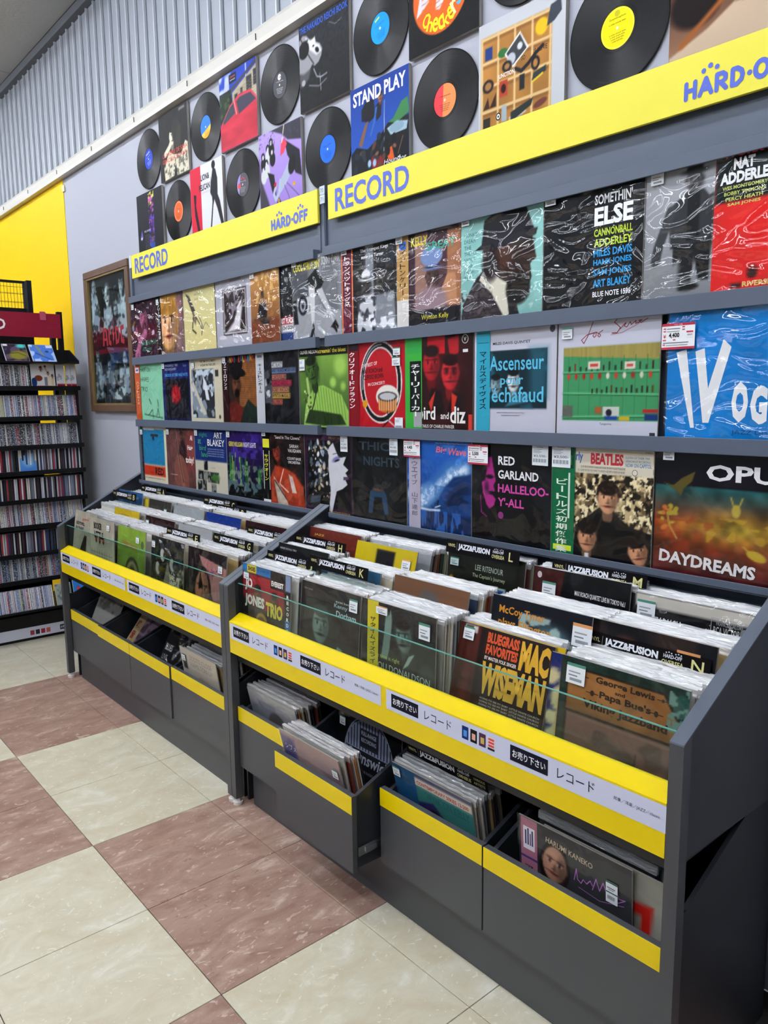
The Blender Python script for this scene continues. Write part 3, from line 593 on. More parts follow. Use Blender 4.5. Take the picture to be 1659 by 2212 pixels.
    a = Art('#4a86cc', 24); a.g('#5a94dc', '#8fc0ec').e(.5, .6, .3, .3, '#a8cfee', 0, .3); faceout('disc_display', 'face-out disc with pale blue sky cover on the fourth shelf', a, .075, .175, 1.080, 7, x0 - .036, .128)
# ================================================================== RECORDS
CARD = mat('sleeve_card_edge', '#8b8780', .6)
FILM_EDGE = mat('film_edge', '#aeb2b8', .2)
def sleeve_mesh(w, h, d): return MB().box(-w / 2, w / 2, 0, d, 0, h, b=.0006).mesh('sleeve', [CARD])
_SL = {}
def film_mesh(w, h, seed, amp, m, n=14):
    rn = np.random.RandomState(seed); U, V = np.meshgrid(np.linspace(0, 1, n + 1), np.linspace(0, 1, n + 1))
    z = (vnoise(U, V, 3, 4, seed) + .5 * vnoise(U, V, 7, 6, seed + 1)) * amp; ed = np.minimum(np.minimum(U, 1 - U), np.minimum(V, 1 - V)) * 6
    z = -.0022 - z * np.clip(ed, 0, 1) - (V ** 6) * .001
    vs = [((U[i, j] - .5) * w, z[i, j], V[i, j] * h) for i in range(n + 1) for j in range(n + 1)]
    f = [(i * (n + 1) + j, i * (n + 1) + j + 1, (i + 1) * (n + 1) + j + 1, (i + 1) * (n + 1) + j) for i in range(n) for j in range(n)]
    me = bpy.data.meshes.new('clear_cover'); me.from_pydata(vs, [], f); me.materials.append(m); me.polygons.foreach_set('use_smooth', [True] * len(f)); return me
def tag_art(kind, text=''):
    if kind == 'red':
        a = Art('#eef0f2', 12, asp=1.45); a.q(0, .90, 1, 1, '#b0384a'); a.q(0, 0, 1, .09, '#b0384a'); a.t('リユース品', .38, .915, .06, '#f0e0e0', w=.24)
        a.t(text, .22, .42, .22, '#1a1a1e', w=.32, b=.035); a.t('¥', .05, .44, .14, '#c03a4c', b=.02)
        for i, (x, y, w_) in enumerate(((.05, .78, .08), (.05, .68, .08), (.62, .82, .08), (.62, .72, .08), (.04, .34, .1), (.35, .34, .08), (.04, .16, .07))): a.q(x, y, x + w_, y + .05, '#c4566a')
        a.q(.75, .62, .95, .68, '#c03a4c'); a.q(.75, .42, .95, .425, '#8a8d92'); a.q(.16, .78, .56, .81, '#6a6d72'); a.q(.16, .68, .54, .705, '#8a8d92'); a.q(.05, .24, .82, .27, '#6a6d72'); a.q(.14, .15, .8, .175, '#8a8d92'); a.q(.78, .52, .93, .56, '#aab')
        return a
    if kind == 'bar':
        a = Art('#e6ebef', 12, asp=.8); a.t('中古商品', .3, .88, .07, '#5a6a7a', w=.4)
        for i in range(4): a.q(.08, .62 + i * .055, .5 + .1 * (i % 2), .645 + i * .055, '#98a0a8')
        a.t(text, .1, .40, .14, '#2a2c32', w=.8)
        for i in range(14): a.q(.08 + i * .06, .16, .08 + i * .06 + (.02 if i % 3 else .035), .34, '#555a62')
        return a
    if kind == 'two':
        a = Art('#e8edf0', 12, asp=.55); a.q(0, .92, 1, 1, '#3a6a5a'); a.q(0, .46, 1, .52, '#3a6a5a'); a.q(.1, .68, .8, .72, '#4a4c50'); a.q(.2, .6, .7, .64, '#8a8c90')
        for i in range(9): a.q(.15 + i * .07, .16, .18 + i * .07, .34, '#333')
        return a
    a = Art('#e9ecef', 8, asp=1.0); a.q(0, .86, 1, 1, '#4f8a76' if kind == 'w' else '#d0905a'); a.q(.12, .55, .75, .62, '#9aa0a6'); a.q(.12, .38, .6, .44, '#7a8086')
    a.q(.2, .14, .85, .28, '#8a9096'); return a
TAGS = {}
def tag_mesh(kind, text, w, h):
    k = (kind, text, w)
    if k not in TAGS: TAGS[k] = tag_art(kind, text).mesh('price_tag', w, h, PRINTG)
    return TAGS[k]
def record(label, art, x0, z0, y, w=.315, h=.315, lean=0.0, yaw=0.0, tags=(), film='soft', obi=None, group=None, d=.004, name='record', fx=0.0, seed=[0], cat='record', gloss=True):
    """x0 = left edge, y = front face at the foot, z0 = foot"""
    seed[0] += 1
    t = thing(name, label, cat, (x0 + w / 2, y, z0), (R_(-lean), 0, R_(yaw)), group)
    k = (round(w, 4), round(h, 4), d)
    if k not in _SL: _SL[k] = sleeve_mesh(w, h, d)
    link('sleeve', _SL[k], t)
    link_at(link('cover_print', art.mesh('cover_print', w - .0012, h - .0012, PRINTG if gloss else PRINT), t), (0, -.0005, .0006))
    if obi:
        oa, ox, ow = obi; o = link('obi_strip', oa.mesh('obi_strip', ow, h - .0006, PRINTG), t); o.location = (-w / 2 + ox + ow / 2, -.0030 if len(art.t_) > 100 else -.0024, .0003); o['label'] = 'paper obi strip printed in Japanese'
    for (kind, u, v, tw, th, text) in tags:
        o = link('price_tag', tag_mesh(kind, text, tw, th), t); o.location = ((u - .5) * w + tw / 2, -.0095 if kind == 'red' else -.0062 if film == 'wrinkled' else -.0052, v * h - th); o['label'] = 'red and white price card' if kind == 'red' else 'white price sticker'
    if film:
        m, amp = {'soft': (FILM, .0012), 'wrinkled': (FILMW, .0030)}[film]
        fo = link('clear_cover', film_mesh(w + .006, h + .004, seed[0], amp, m), t)
    return t
def link_at(o, loc): o.location = loc; return o
def W(u=.03, v=.985, s=.030): return ('w', u, v, s, s, '')
def obi_art(bg, text, fg='#f4f4f0', h=.055, x=.25, ytop=.9, b=.015, extra=None, asp=.17):
    a = Art(bg, 12, asp=asp); n = len(text)
    for e in (extra or ()): a.q(*e)
    for i, ch in enumerate(text):
        y = ytop - (i + 1) * h * 1.14
        if ch == 'ー': a.q(x + .22, y, x + .30, y + h * .9, fg)
        elif ch == '・': a.q(x + .2, y + h * .4, x + .32, y + h * .55, fg)
        elif ch != ' ': a.t(ch, x, y, h * .9, fg, w=.5, b=b)
    return a
G_TOP, G_MID, G_LOW = 'records on the top display shelf', 'records on the middle display shelf', 'records on the bottom display shelf'
def suit(a, cx, y, w, col, shirt='#e8e8e8', tie='#181818'):
    a.p([(cx - w, -.02), (cx - w * .8, y * .8), (cx - w * .2, y), (cx + w * .2, y), (cx + w * .8, y * .8), (cx + w, -.02)], col); a.p([(cx - w * .16, y), (cx, y * .45), (cx + w * .16, y)], shirt); a.p([(cx - w * .05, y * .98), (cx, y * .4), (cx + w * .05, y * .98)], tie); return a
def display_records():
    Y = .466
    z1, z2, z3 = 1.748, 1.405, 1.064
    # ---------------- top shelf
    a = Art('#3c1e34', 64); a.r(0, .3, 1, .55, '#5a1a30', .1).face(.5, .66, .2, '#a0607c', '#2a1424', '#2a1020', beard=.6, tilt=8).l([(.15, .05), (.35, .3), (.55, .42)], .12, '#b07090', .06).l([(.2, .5), (.3, .25), (.28, .0)], .07, '#a86880', .04).e(.08, .52, .04, .05, '#7890b0').e(.85, .4, .05, .04, '#c8b8c8'); a.n(30, 30, .12)
    a.t('Edmond Hall', .36, .21, .075, '#1f7a58', w=.58, b=.01).t('Quartet', .42, .10, .075, '#1f7a58', w=.34, b=.01)
    record('dark plum record with a man resting face on hand and green lettering', a, -1.719, z1, Y, w=.33, tags=[W(.08, .93)], film='wrinkled', group=G_TOP)
    a = Art('#6a4c48', 72); a.r(.7, 0, 1, 1, '#8d7474', .2).face(.44, .50, .40, '#dcae84', '#b98f3c', '#3a2014', hairstyle='bob', look=.2, so=.03).e(.44, .90, .32, .2, '#b98f3c', 0, .05).l([(.2, .7), (.44, .77), (.7, .7)], .12, '#a87c30', .05); a.n(50, 8, .12, 3)
    a.t('A MAN AND', .72, .82, .03, '#c04850', w=.22).t('A WOMAN', .72, .76, .03, '#c04850', w=.2).t('UN HOMME', .72, .60, .03, '#c04850', w=.24)
    record('record filled by a blonde fringed woman\'s face with a dark obi strip', a, -1.395, z1, Y, w=.312, tags=[('w', .06, .92, .028, .03, '')], film='wrinkled', obi=(obi_art('#20140f', 'ヘンリーマンシーニ楽団', h=.05), .012, .05), group=G_TOP)
    a = Art('#ded6a2', 72); a.n(60, 60, .03); a.g('#dcd29a', '#d4cf9f').p([(.08, .9), (.2, .85), (.38, .62), (.3, .56)], '#5a5048', .02).p([(.32, .6), (.42, .5), (.38, .4), (.28, .5)], '#8a7860', .02).l([(.3, .5), (.27, .34), (.38, .28)], .03, '#4a4238').l([(.4, .52), (.58, .33), (.56, .25)], .022, '#4a4238').l([(.47, .56), (.62, .34)], .018, '#6a6050').l([(.58, .33), (.7, .42), (.82, .34)], .008, '#6a6456')
    a.t('the trio', .36, .84, .035, '#8a8468', w=.2).t('plays jazz', .38, .77, .035, '#8a8468', w=.2)
    record('pale yellow record with a loose ink sketch of a player', a, -1.078, z1, Y, w=.318, film='wrinkled', group=G_TOP)
    a = Art('#b9bac4', 72); a.r(.2, .18, .86, .82, '#3c2e30').r(.22, .2, .84, .8, '#cfcdd0').r(.24, .22, .82, .78, '#352a2c').nz(9, 9, .58, '#8d8890', 4, (.24, .4, .82, .78)).p([(.28, .22), (.5, .36), (.62, .55), (.76, .6), (.7, .4), (.66, .24)], '#d8d6da', .05).l([(.62, .55), (.7, .62)], .05, '#e8e6e8', .03)
    a.t('AN EVENING', .42, .92, .035, '#3c3840', w=.3)
    record('grey record with a framed black and white photograph of hands', a, -.752, z1, Y, w=.318, film='wrinkled', group=G_TOP)
    a = Art('#b08448', 56); a.g('#7a4c2c', '#c89c58', box=(0, 0, 1, 1)).r(0, 0, 1, .33, '#80492a', .04).e(.52, .29, .13, .035, '#1c2434').e(.42, .42, .16, .14, '#1c1e24').face(.42, .62, .06, '#6a4030', '#181210').r(.1, .32, .7, .345, '#5a4030').nz(14, 14, .62, '#e8c888', 6, (.2, .5, 1, .95), a=.7)
    record('tan record with a small seated man above a round tabletop', a, -.437, z1, Y - .004, w=.224, h=.318, tags=[('w', .03, .97, .032, .03, '')], film='wrinkled', group=G_TOP)
    a = Art('#16181e', 56); a.r(0, .22, 1, .32, '#b02030').r(0, .12, 1, .22, '#e4e4e6').r(0, 0, 1, .12, '#20407c').t('FIRST PLACE', .66, .235, .07, '#e8e8ea', w=.33, b=.03).t('J.J.JOHNSON', .67, .135, .07, '#1c1e24', w=.32, b=.03)
    record('black record with red, white and blue bands at its foot', a, -.440, z1, Y + .004, w=.318, film='wrinkled', group=G_TOP)
    a = Art('#8d9096', 84); a.n(8, 5, .10, 4).r(0, .5, .34, 1, '#5a5e64', .05).r(.62, 0, .95, 1, '#7b7e84', .06).p([(0, 0), (1, 0), (1, .3), (0, .36)], '#a4a7ad', .03).p([(.1, .52), (.38, .52), (.34, .34), (.14, .36)], '#c9ccd0').e(.22, .42, .1, .12, '#1c1e22').e(.22, .42, .06, .08, '#aab').e(.22, .42, .03, .04, '#222').p([(.30, .72), (.52, .85), (.66, .66), (.54, .52), (.36, .58)], '#17181b').p([(.34, .66), (.48, .6), (.46, .2), (.42, .06), (.40, .2)], '#cfd0d3').p([(.50, .58), (.62, .6), (.82, .28), (.86, .14), (.78, .24)], '#c4c6ca').p([(.28, .03), (.36, .03), (.44, .2), (.46, .12), (.40, .0)], '#141518').p([(.78, .12), (.88, .2), (.94, .12), (.9, .04), (.84, .1)], '#141518').l([(.42, .18), (.46, .0)], .01, '#141518').p([(0, .5), (.08, .5), (.12, .2), (.02, .2)], '#26282c')
    a.t('COOL STRUTTIN\'', .03, .84, .10, '#e8df3a', w=.56, b=.03).t('SONNY CLARK', .62, .86, .10, '#d2d4d8', w=.36, b=.02).t('JACKIE McLEAN', .66, .70, .03, '#c4c6ca', w=.28)
    record('grey record showing a walking woman\'s legs in heels, yellow title', a, -.122, z1, Y, w=.322, tags=[W(.02, 1.0)], film='wrinkled', group=G_TOP)
    a = Art('#26282e', 84); a.r(.45, .3, .6, 1, '#8d949c', .03).r(.7, .2, 1, 1, '#343840', .1).face(.32, .68, .13, '#3a3634', '#101012', '#080808').face(.46, .52, .12, '#4a4644', '#101012', '#080808', hat='#e0e2e6').face(.72, .60, .12, '#56524e', '#101012', '#080808', hat='#2e3036').face(.90, .58, .11, '#4c4a48', '#101012', '#080808').p([(.28, .1), (.36, .42), (.6, .42), (.7, .2), (.6, 0), (.3, 0)], '#c9ccd2', .03).nz(10, 10, .55, '#4a4c54', 4, (.3, 0, .7, .4)).p([(.62, .0), (.64, .4), (.95, .42), (1, 0)], '#8b9098', .03).nz(12, 12, .6, '#e4e8ee', 9, (.5, 0, 1, .2))
    a.t('The Trumpet Kings', .36, .88, .05, '#eef0f4', w=.5, b=.012).t('meet Joe Turner', .38, .81, .05, '#eef0f4', w=.4, b=.012)
    record('record with a black and white photo of hatted men and maroon obi', a, .203, z1, Y, w=.307, tags=[('w', .02, .99, .032, .026, '')], film='wrinkled', obi=(obi_art('#6b2440', 'トランペットキングス', h=.05, extra=((0, 0, .08, 1, '#e0764a'), (.9, 0, 1, 1, '#e0764a'))), .003, .066), group=G_TOP)
    a = Art('#4a3440', 84); a.r(.3, .18, .5, .95, '#9d7c70').r(.5, .2, 1, .9, '#5b3c46').r(.80, .18, 1, .92, '#a87858').p([(.62, .2), (.8, .5), (.92, .5), (.95, .2)], '#c09270').face(.57, .50, .13, '#5a4440', '#201820', '#14101a', hat='#7d92bc').e(.56, .70, .17, .10, '#8498c2').e(.55, .24, .25, .16, '#9d8890', 0, .05).r(0, 0, 1, .17, '#1b1a26')
    a.t('KELLY', .24, .83, .09, '#dccf2c', w=.26, b=.03).t('GREAT', .46, .76, .08, '#3a9a80', w=.46, b=.03).t('Wynton Kelly', .40, .055, .065, '#cfc83a', w=.42, b=.004)
    record('record with a man in a blue hat on brown stripes and a tan obi', a, .511, z1, Y, w=.300, tags=[('w', .0, .98, .034, .03, '')], film='wrinkled', obi=(obi_art('#bf9c62', 'ウィントンケリー', '#302018', h=.06, extra=((0, 0, 1, .3, '#cfccc8'), (.2, .82, .8, .9, '#2d62b8'))), .002, .058), group=G_TOP)
    a = Art('#93c4bf', 92); a.n(5, 5, .06).p([(.0, .0), (.02, .16), (.2, .4), (.34, .5), (.62, .26), (.75, 0)], '#3a3238').p([(.24, .38), (.34, .54), (.6, .3), (.68, .06), (.56, .0), (.4, .24)], '#d9d6c6').p([(.58, .26), (.66, .28), (.74, 0), (.62, 0)], '#26242c').p([(.3, .4), (.28, .64), (.4, .78), (.76, .8), (.88, .7), (.93, .5), (.86, .46), (.88, .34), (.8, .16), (.7, .14), (.58, .32), (.4, .42)], '#3c2924').e(.55, .58, .1, .14, '#6b4230', 0, .08, .6).e(.72, .25, .14, .14, '#17100f', 0, .04).e(.38, .5, .1, .14, '#2c2428', 0, .06).p([(.26, .66), (.3, .92), (.5, 1.0), (.8, .98), (.9, .76), (.7, .70)], '#23222a').p([(.18, .66), (.34, .74), (.94, .76), (.92, .70), (.5, .64)], '#2b2a33').e(.84, .66, .07, .02, '#1a1210').nz(24, 24, .60, '#5a5258', 7, (0, 0, .4, .3))
    for i, tt in enumerate(("MONK'S", 'DREAM', 'THE', 'THELO-', 'NIOUS', 'MONK', 'QUAR-', 'TET')): a.t(tt, .04, .80 - i * .058, .036, '#2f5a5c', w=.025 * len(tt) + .02)
    record('mint record with the profile of a bearded man in a dark hat', a, .812, z1, Y, w=.316, tags=[('w', .02, .985, .032, .024, '')], film='wrinkled', group=G_TOP)
    a = Art('#131419', 48)
    a.t("SOMETHIN'", .53, .83, .082, '#eceef0', w=.36, b=.02).t('ELSE', .53, .66, .15, '#f2f4f6', w=.37, b=.04)
    for i, (tt, c) in enumerate((('CANNONBALL', '#b8d436'), ('ADDERLEY', '#b8d436'), ('MILES DAVIS', '#2a96d8'), ('HANK JONES', '#2a96d8'), ('SAM JONES', '#2a96d8'), ('ART BLAKEY', '#2a96d8'))): a.t(tt, .53, .575 - i * .082, .062, c, w=.37, b=.025)
    a.t('BLUE NOTE 1595', .53, .085, .045, '#eceef0', w=.37, b=.02)
    record('black record lettered in white, lime and blue columns', a, 1.131, z1, Y, w=.310, tags=[('w', .02, .99, .036, .026, '')], film='wrinkled', group=G_TOP)
    a = Art('#a3a6ab', 84); a.g('#8d9095', '#b0b3b8').p([(.44, .5), (.62, .5), (.64, .12), (.46, .12)], '#85888d', .02).r(.62, .1, .9, .42, '#95989d', .02).l([(.62, .12), (.62, .55)], .015, '#55585d').face(.40, .86, .09, '#6a6a6c', '#1a1a1c', '#101012', hat='#3a3c40').p([(.22, .38), (.2, .68), (.34, .78), (.48, .78), (.58, .66), (.56, .36)], '#3e4044').r(.35, .42, .45, .76, '#1e1f22', .01).p([(.24, .4), (.26, .12), (.40, .12), (.42, .3), (.46, .12), (.54, .12), (.55, .4)], '#222327').p([(.5, .72), (.6, .76), (.95, .5), (.9, .44)], '#4e5054').l([(.22, .66), (.12, .4), (.1, .3)], .08, '#4a4c50').e(.36, .08, .1, .03, '#141416').p([(.05, .1), (.3, .3), (.3, .0), (.02, 0)], '#909398', .04)
    record('grey photo record of a man standing with one arm stretched out', a, 1.442, z1, Y + .003, w=.316, tags=[('w', .05, .97, .034, .03, '')], film='wrinkled', group=G_TOP)
    a = Art('#d92c2a', 64); a.r(0, .64, 1, 1, '#1f2a2a').n(4, 4, .05)
    a.t('WORK SONG', .05, .945, .05, '#d03a30', w=.6, b=.04).t('NAT', .14, .855, .08, '#eef0f2', w=.16, b=.05).t('ADDERLEY', .04, .765, .08, '#eef0f2', w=.42, b=.05)
    for i, tt in enumerate(('WES MONTGOMERY', 'BOBBY TIMMONS', 'PERCY HEATH', 'SAM JONES')): a.t(tt, .06 + .015 * i, .725 - i * .04, .026, '#c4cc6a', w=.34 - .03 * i, b=.02)
    a.e(.32, .13, .05, .05, '#8a1818').e(.32, .12, .03, .03, '#2a1414').r(.16, .03, .24, .06, '#222'); a.t('RIVERSIDE', .25, .03, .038, '#cfc070', w=.28, b=.03)
    record('bright red record with a black top block of lettering', a, 1.622, z1, Y - .003, w=.30, film='wrinkled', group=G_TOP)
    # ---------------- middle shelf
    a = Art('#93cdae', 56); a.l([(.3, .12), (.5, .1), (.95, .06)], .012, '#1e2a26').l([(.45, .1), (.6, .2), (.62, .05)], .012, '#1e2a26').l([(.5, .38), (.56, .3)], .02, '#20302a').l([(.8, .36), (.82, .26)], .02, '#2e4a44').l([(.75, .1), (.8, .22), (.84, .08)], .012, '#1e2a26')
    for i, (tt, w_) in enumerate((('HAMPTON', .36), ('HAWES', .3), ('TRIO', .24))): a.t(tt, .22, .86 - i * .17, .08, '#1d2a2c', w=w_, rot=-3)
    record('mint green record with brushy black lettering and an orange obi', a, -1.711, z2, Y, w=.352, h=.315, obi=(obi_art('#c4622e', 'ハンプトンホーズ', '#f0d8c0', h=.045, ytop=.7, extra=((.15, .84, .85, .93, '#d8d4e0'), (.3, .87, .7, .90, '#3a4aa8'))), .004, .07), tags=[('w', .02, 1.0, .026, .012, '')], group=G_MID)
    a = Art('#232a6c', 64); a.r(.1, .05, .96, .70, '#15171f').nz(8, 8, .5, '#2e3038', 5, (.1, .05, .96, .4)).e(.48, .45, .17, .15, '#9d1f2c', 0, .05).nz(12, 12, .55, '#c03a44', 9, (.34, .32, .64, .58)).l([(.25, .62), (.6, .55)], .012, '#8a1c24').t('WYNTON KELLY TRIO', .1, .90, .04, '#b9c0dc', w=.5).t('WES MONTGOMERY', .1, .84, .04, '#b9c0dc', w=.44).t("SMOKIN' AT THE HALF NOTE", .1, .74, .05, '#3f9ad2', w=.84, b=.02).t('Verve', .78, .88, .05, '#6a9ad0', w=.12)
    record('navy record with a dark photo and red glow at its centre', a, -1.357, z2, Y, w=.310, tags=[W(.02, .97)], group=G_MID)
    a = Art('#cfc9b4', 72); a.r(.05, .08, .76, .82, '#3c4048').nz(7, 7, .52, '#8f9aa4', 4, (.05, .08, .76, .82)).nz(9, 9, .6, '#c4d0da', 11, (.05, .08, .76, .82)).p([(.05, .6), (.12, .62), (.5, .14), (.4, .12)], '#c9c4b4').p([(.4, .75), (.52, .62), (.6, .35), (.5, .36)], '#dadee4').t('WES MONTGOMERY:', .34, .92, .035, '#33322e', w=.5, b=.01).t('A DAY IN THE LIFE', .36, .865, .035, '#33322e', w=.46, b=.01).r(.80, .7, .9, .8, '#4a4a48').e(.9, .1, .03, .03, '#55504a')
    record('cream record with a crumpled grey close-up photograph', a, -1.044, z2, Y, w=.322, tags=[W(.08, .94)], group=G_MID)
    a = Art('#3a2e28', 84); a.r(.5, .25, 1, .92, '#9a6a40')
    for i in range(26): a.r(.5, .26 + i * .026, 1, .268 + i * .026, '#5c3a22')
    a.face(.42, .56, .17, '#6b4632', '#0e0c0c', '#0c0808', beard=.9, look=.4, so=.02).e(.40, .76, .30, .07, '#141214', -8).e(.42, .86, .2, .12, '#121012').p([(0, 0), (.1, .3), (.4, .34), (.6, .22), (.62, 0)], '#6b2a24', .03).p([(.5, 0), (.6, .2), (.75, .36), (.98, .24), (1, 0)], '#26342e', .02).n(20, 20, .1)
    for i, ch in enumerate("ONLY JACKSON'S"[:0] or "SONNY ROLLINS"): a.t(ch, .10 + i * .066, .88 + .01 * (i % 2), .09, ('#b84030', '#3a6a9a', '#c8a040')[i % 3], w=.056, b=.04)
    record('record of a moustached man in a black western hat, bamboo blind behind', a, -.718, z2, Y, w=.300, tags=[W(.03, .98)], obi=(obi_art('#3a1c20', 'ソニーロリンズ', h=.05), .006, .05), group=G_MID)
    a = Art('#17181c', 64); a.nz(5, 5, .6, '#2a2c34', 8).p([(.2, .75), (.26, .55), (.34, .5), (.36, .3), (.24, .35), (.2, .5)], '#c9ccd4', .05).nz(14, 14, .55, '#55585f', 4, (.2, .3, .4, .75))
    for i, (tt, c, w_) in enumerate((('ART BLAKEY', '#d4d6da', .26), ('AND THE JAZZ MESSENGERS', '#6a7a9a', .56), ('CURTIS FULLER', '#b87a6a', .34), ('CHARLES HARDRIDGE', '#b83a5a', .46), ('BOBBY WATSON', '#c08a6a', .4), ('WYNTON MARSALIS', '#c0a05a', .42), ('BILL PIERCE', '#b86a5a', .24))): a.r(.38, .775 - i * .082, .38 + w_, .845 - i * .082, c).t(tt, .385, .785 - i * .082, .05, '#1c1d22', w=w_ - .01, b=.01)
    record('black record with stacked coloured bars of names and a white obi', a, -.418, z2, Y, w=.325, obi=(obi_art('#c4c7cc', 'キーストンホール', '#20242c', h=.045, ytop=.85, extra=((.2, .92, .8, .95, '#667'),)), .0, .066), group=G_MID)
    a = Art('#7ba04a', 96); a.g('#3c5a30', '#8fb454').e(.2, .75, .2, .2, '#5a7a3a', 0, .2).e(.85, .75, .12, .12, '#a4c868', 0, .1).e(.7, .55, .06, .06, '#a4c868', 0, .05).e(.9, .5, .05, .05, '#a0c464', 0, .05)
    a.p([(.06, 0), (.12, .28), (.3, .5), (.5, .52), (.86, .40), (1, .2), (1, 0)], '#9abf62', .01)
    for i in range(12): a.l([(.28 + i * .055, .50 - abs(i - 3) * .012), (.34 + i * .055, .1)], .010, '#62853c')
    a.face(.28, .70, .17, '#46662e', '#1a2a14', '#13200f', look=-.5, tilt=14, so=.015).l([(.38, .52), (.30, .3), (.2, .12)], .022, '#22301c').l([(.16, .6), (.2, .4), (.12, .1)], .05, '#a8c07a', .02).dots(26, (.1, .1, .24, .5), .016, ['#3c5228', '#c4dc90'], 3).p([(.1, .05), (.2, .22), (.45, .2), (.85, .16), (.95, .04), (.5, .02)], '#2c4220', .02).r(0, .88, 1, 1, '#191c16').t('OLIVER NELSON', .02, .915, .045, '#e6e8e2', w=.37, b=.02).t("screamin' the blues", .40, .91, .055, '#d8c83a', w=.56, b=.015)
    record('green tinted record of a saxophonist in a striped shirt', a, -.086, z2, Y, w=.318, tags=[('bar', .02, .85, .036, .044, '')], group=G_MID)
    a = Art('#b81d2c', 96)
    el = [(.58 + .33 * math.cos(t), .53 + .42 * math.sin(t)) for t in np.linspace(.2, 6.6, 40)]; a.l(el, .085, '#e8e4e2', .01).l(el, .05, '#17161a', .008).l(el[8:20], .02, '#9a9aa0')
    a.e(.70, .37, .2, .13, '#e6e2da').r(.54, .24, .86, .37, '#c07a34').e(.70, .24, .16, .05, '#c07a34').e(.70, .37, .165, .055, '#1a1a1e').e(.70, .372, .145, .042, '#c4c4c8')
    for i in range(8): a.l([(.56 + i * .04, .34), (.56 + i * .04, .22)], .008, '#efe8dc')
    a.l([(.70, .2), (.72, .1), (.60, .02)], .014, '#17161a').l([(.72, .1), (.84, .03)], .014, '#e4dcd4').dots(1, (.29, .28, .30, .29), .085, ['#d8a030'], 2).t('3000', .70, .935, .04, '#3a2a4a', w=.16, b=.01)
    a.t('THE BEST OF', .25, .70, .04, '#e8d8d4', w=.28, b=.01, rot=6).t('MAX ROACH and', .26, .63, .055, '#241418', w=.36, b=.02, rot=3).t('CLIFFORD BROWN', .28, .56, .055, '#241418', w=.36, b=.02, rot=3).t('IN CONCERT!', .36, .49, .035, '#e8d8d4', w=.30, b=.01, rot=4)
    record('red record with a drawn loop and small drum', a, .236, z2, Y, w=.312, tags=[('bar', .84, .14, .042, .042, ''), ('w', .82, .90, .036, .026, ''), ('w', .80, .80, .042, .03, '')], obi=(obi_art('#8a1626', 'クリフォードブラウン', h=.058, x=.1, extra=((.1, .9, .95, .98, '#2a1a24'),)), .0, .062), group=G_MID)
    a = Art('#3c1418', 84); a.n(6, 3, .2, 4).r(.34, .8, .6, 1, '#c02530').p([(.64, .94), (.8, .98), (.8, .8), (.68, .76)], '#b82a34').face(.40, .70, .17, '#a82430', '#2a0a10', '#21060a', so=.02).face(.68, .60, .17, '#c0303a', '#2a0a10', '#21060a', glasses=True, so=.02).p([(.3, .1), (.4, .45), (.55, .42), (.6, .2)], '#1f0c10', .03).p([(.36, .3), (.46, .42), (.40, .2)], '#c8402c').p([(.62, .15), (.72, .42), (.84, .36), (.95, .1)], '#220c10', .03).p([(.70, .40), (.78, .36), (.7, .12)], '#c8402c')
    a.t('bird', .20, .12, .14, '#efeae6', w=.26, b=.02).t('and', .54, .13, .07, '#efeae6', w=.12, b=.01).t('diz', .68, .09, .17, '#efeae6', w=.22, b=.02).t('THE GENIUS OF CHARLIE PARKER', .14, .035, .035, '#efeae6', w=.6, b=.005).ce(.89, .93, .045, .045, '#ddd').ce(.89, .93, .038, .038, '#2a1014').t('V', .87, .91, .04, '#ddd', b=.02).q(.86, .80, .93, .83, '#ddd').q(.94, .02, .99, .18, '#c8382c')
    record('dark red record with two men\'s heads, one in round glasses, green obi', a, .552, z2, Y, w=.313, obi=(obi_art('#49b04c', 'チャーリーパーカー', h=.055, ytop=.72, extra=((.5, .04, .98, .22, '#9a9ca0'), (.15, .82, .95, .98, '#2f9a44'), (.28, .2, .95, .74, '#16181a')), x=.36), .0, .082), group=G_MID)
    a = Art('#c9cad6', 84); a.r(.10, .24, .90, .79, '#173540').nz(5, 5, .55, '#2c6070', 3, (.10, .24, .90, .79)).r(.7, .35, .9, .79, '#3f8194', .1, a=.6).face(.50, .50, .10, '#d6dadc', '#0c1418', '#0c1418', so=.012).face(.28, .47, .09, '#8fa6ae', '#0c1418', '#0c1418', so=.012).p([(.4, .26), (.5, .36), (.7, .38), (.66, .3)], '#4a8090', .02)
    a.t('MILES DAVIS QUINTET', .24, .84, .03, '#1c1e24', w=.46, b=.015).t('Ascenseur', .20, .60, .14, '#58b6d8', w=.66, b=.012).t('pour', .34, .44, .09, '#58b6d8', w=.28, b=.012).t("l'échafaud", .16, .30, .15, '#58b6d8', w=.70, b=.012).t('BANDE ORIGINALE DU FILM DE LOUIS MALLE', .3, .195, .013, '#44464e', w=.34).t('"ASCENSEUR POUR L\'ECHAFAUD"', .35, .17, .013, '#44464e', w=.24).ce(.95, .955, .03, .035, '#4a4c54')
    record('white record with a blue night photo and large pale blue title', a, .870, z2, Y, w=.313, obi=(obi_art('#3fa9c0', 'マイルスデイヴィス', '#12242c', h=.055, ytop=.80, extra=((.12, .87, .92, .875, '#10404c'), (.12, .96, .92, .965, '#10404c'))), .010, .056), group=G_MID)
    a = Art('#cdcedb', 110); a.r(.06, .14, 1.0, .77, '#4e9a6c')
    a.p([(.06, .77), (1.0, .77), (1.0, .64), (.06, .70)], '#a89c5c').n(60, 2, .06, 6, (.06, .66, 1, .77))
    for i in range(9): a.l([(.12 + i * .11, .15), (.12 + i * .11, .68)], .005, '#3c7e56')
    for yy, sl in ((.55, .01), (.36, .02), (.19, -.02)): a.l([(.06, yy + sl), (1, yy)], .014, '#6cb88a').l([(.06, yy + sl - .012), (1, yy - .014)], .006, '#2c6042')
    rn = random.Random(4)
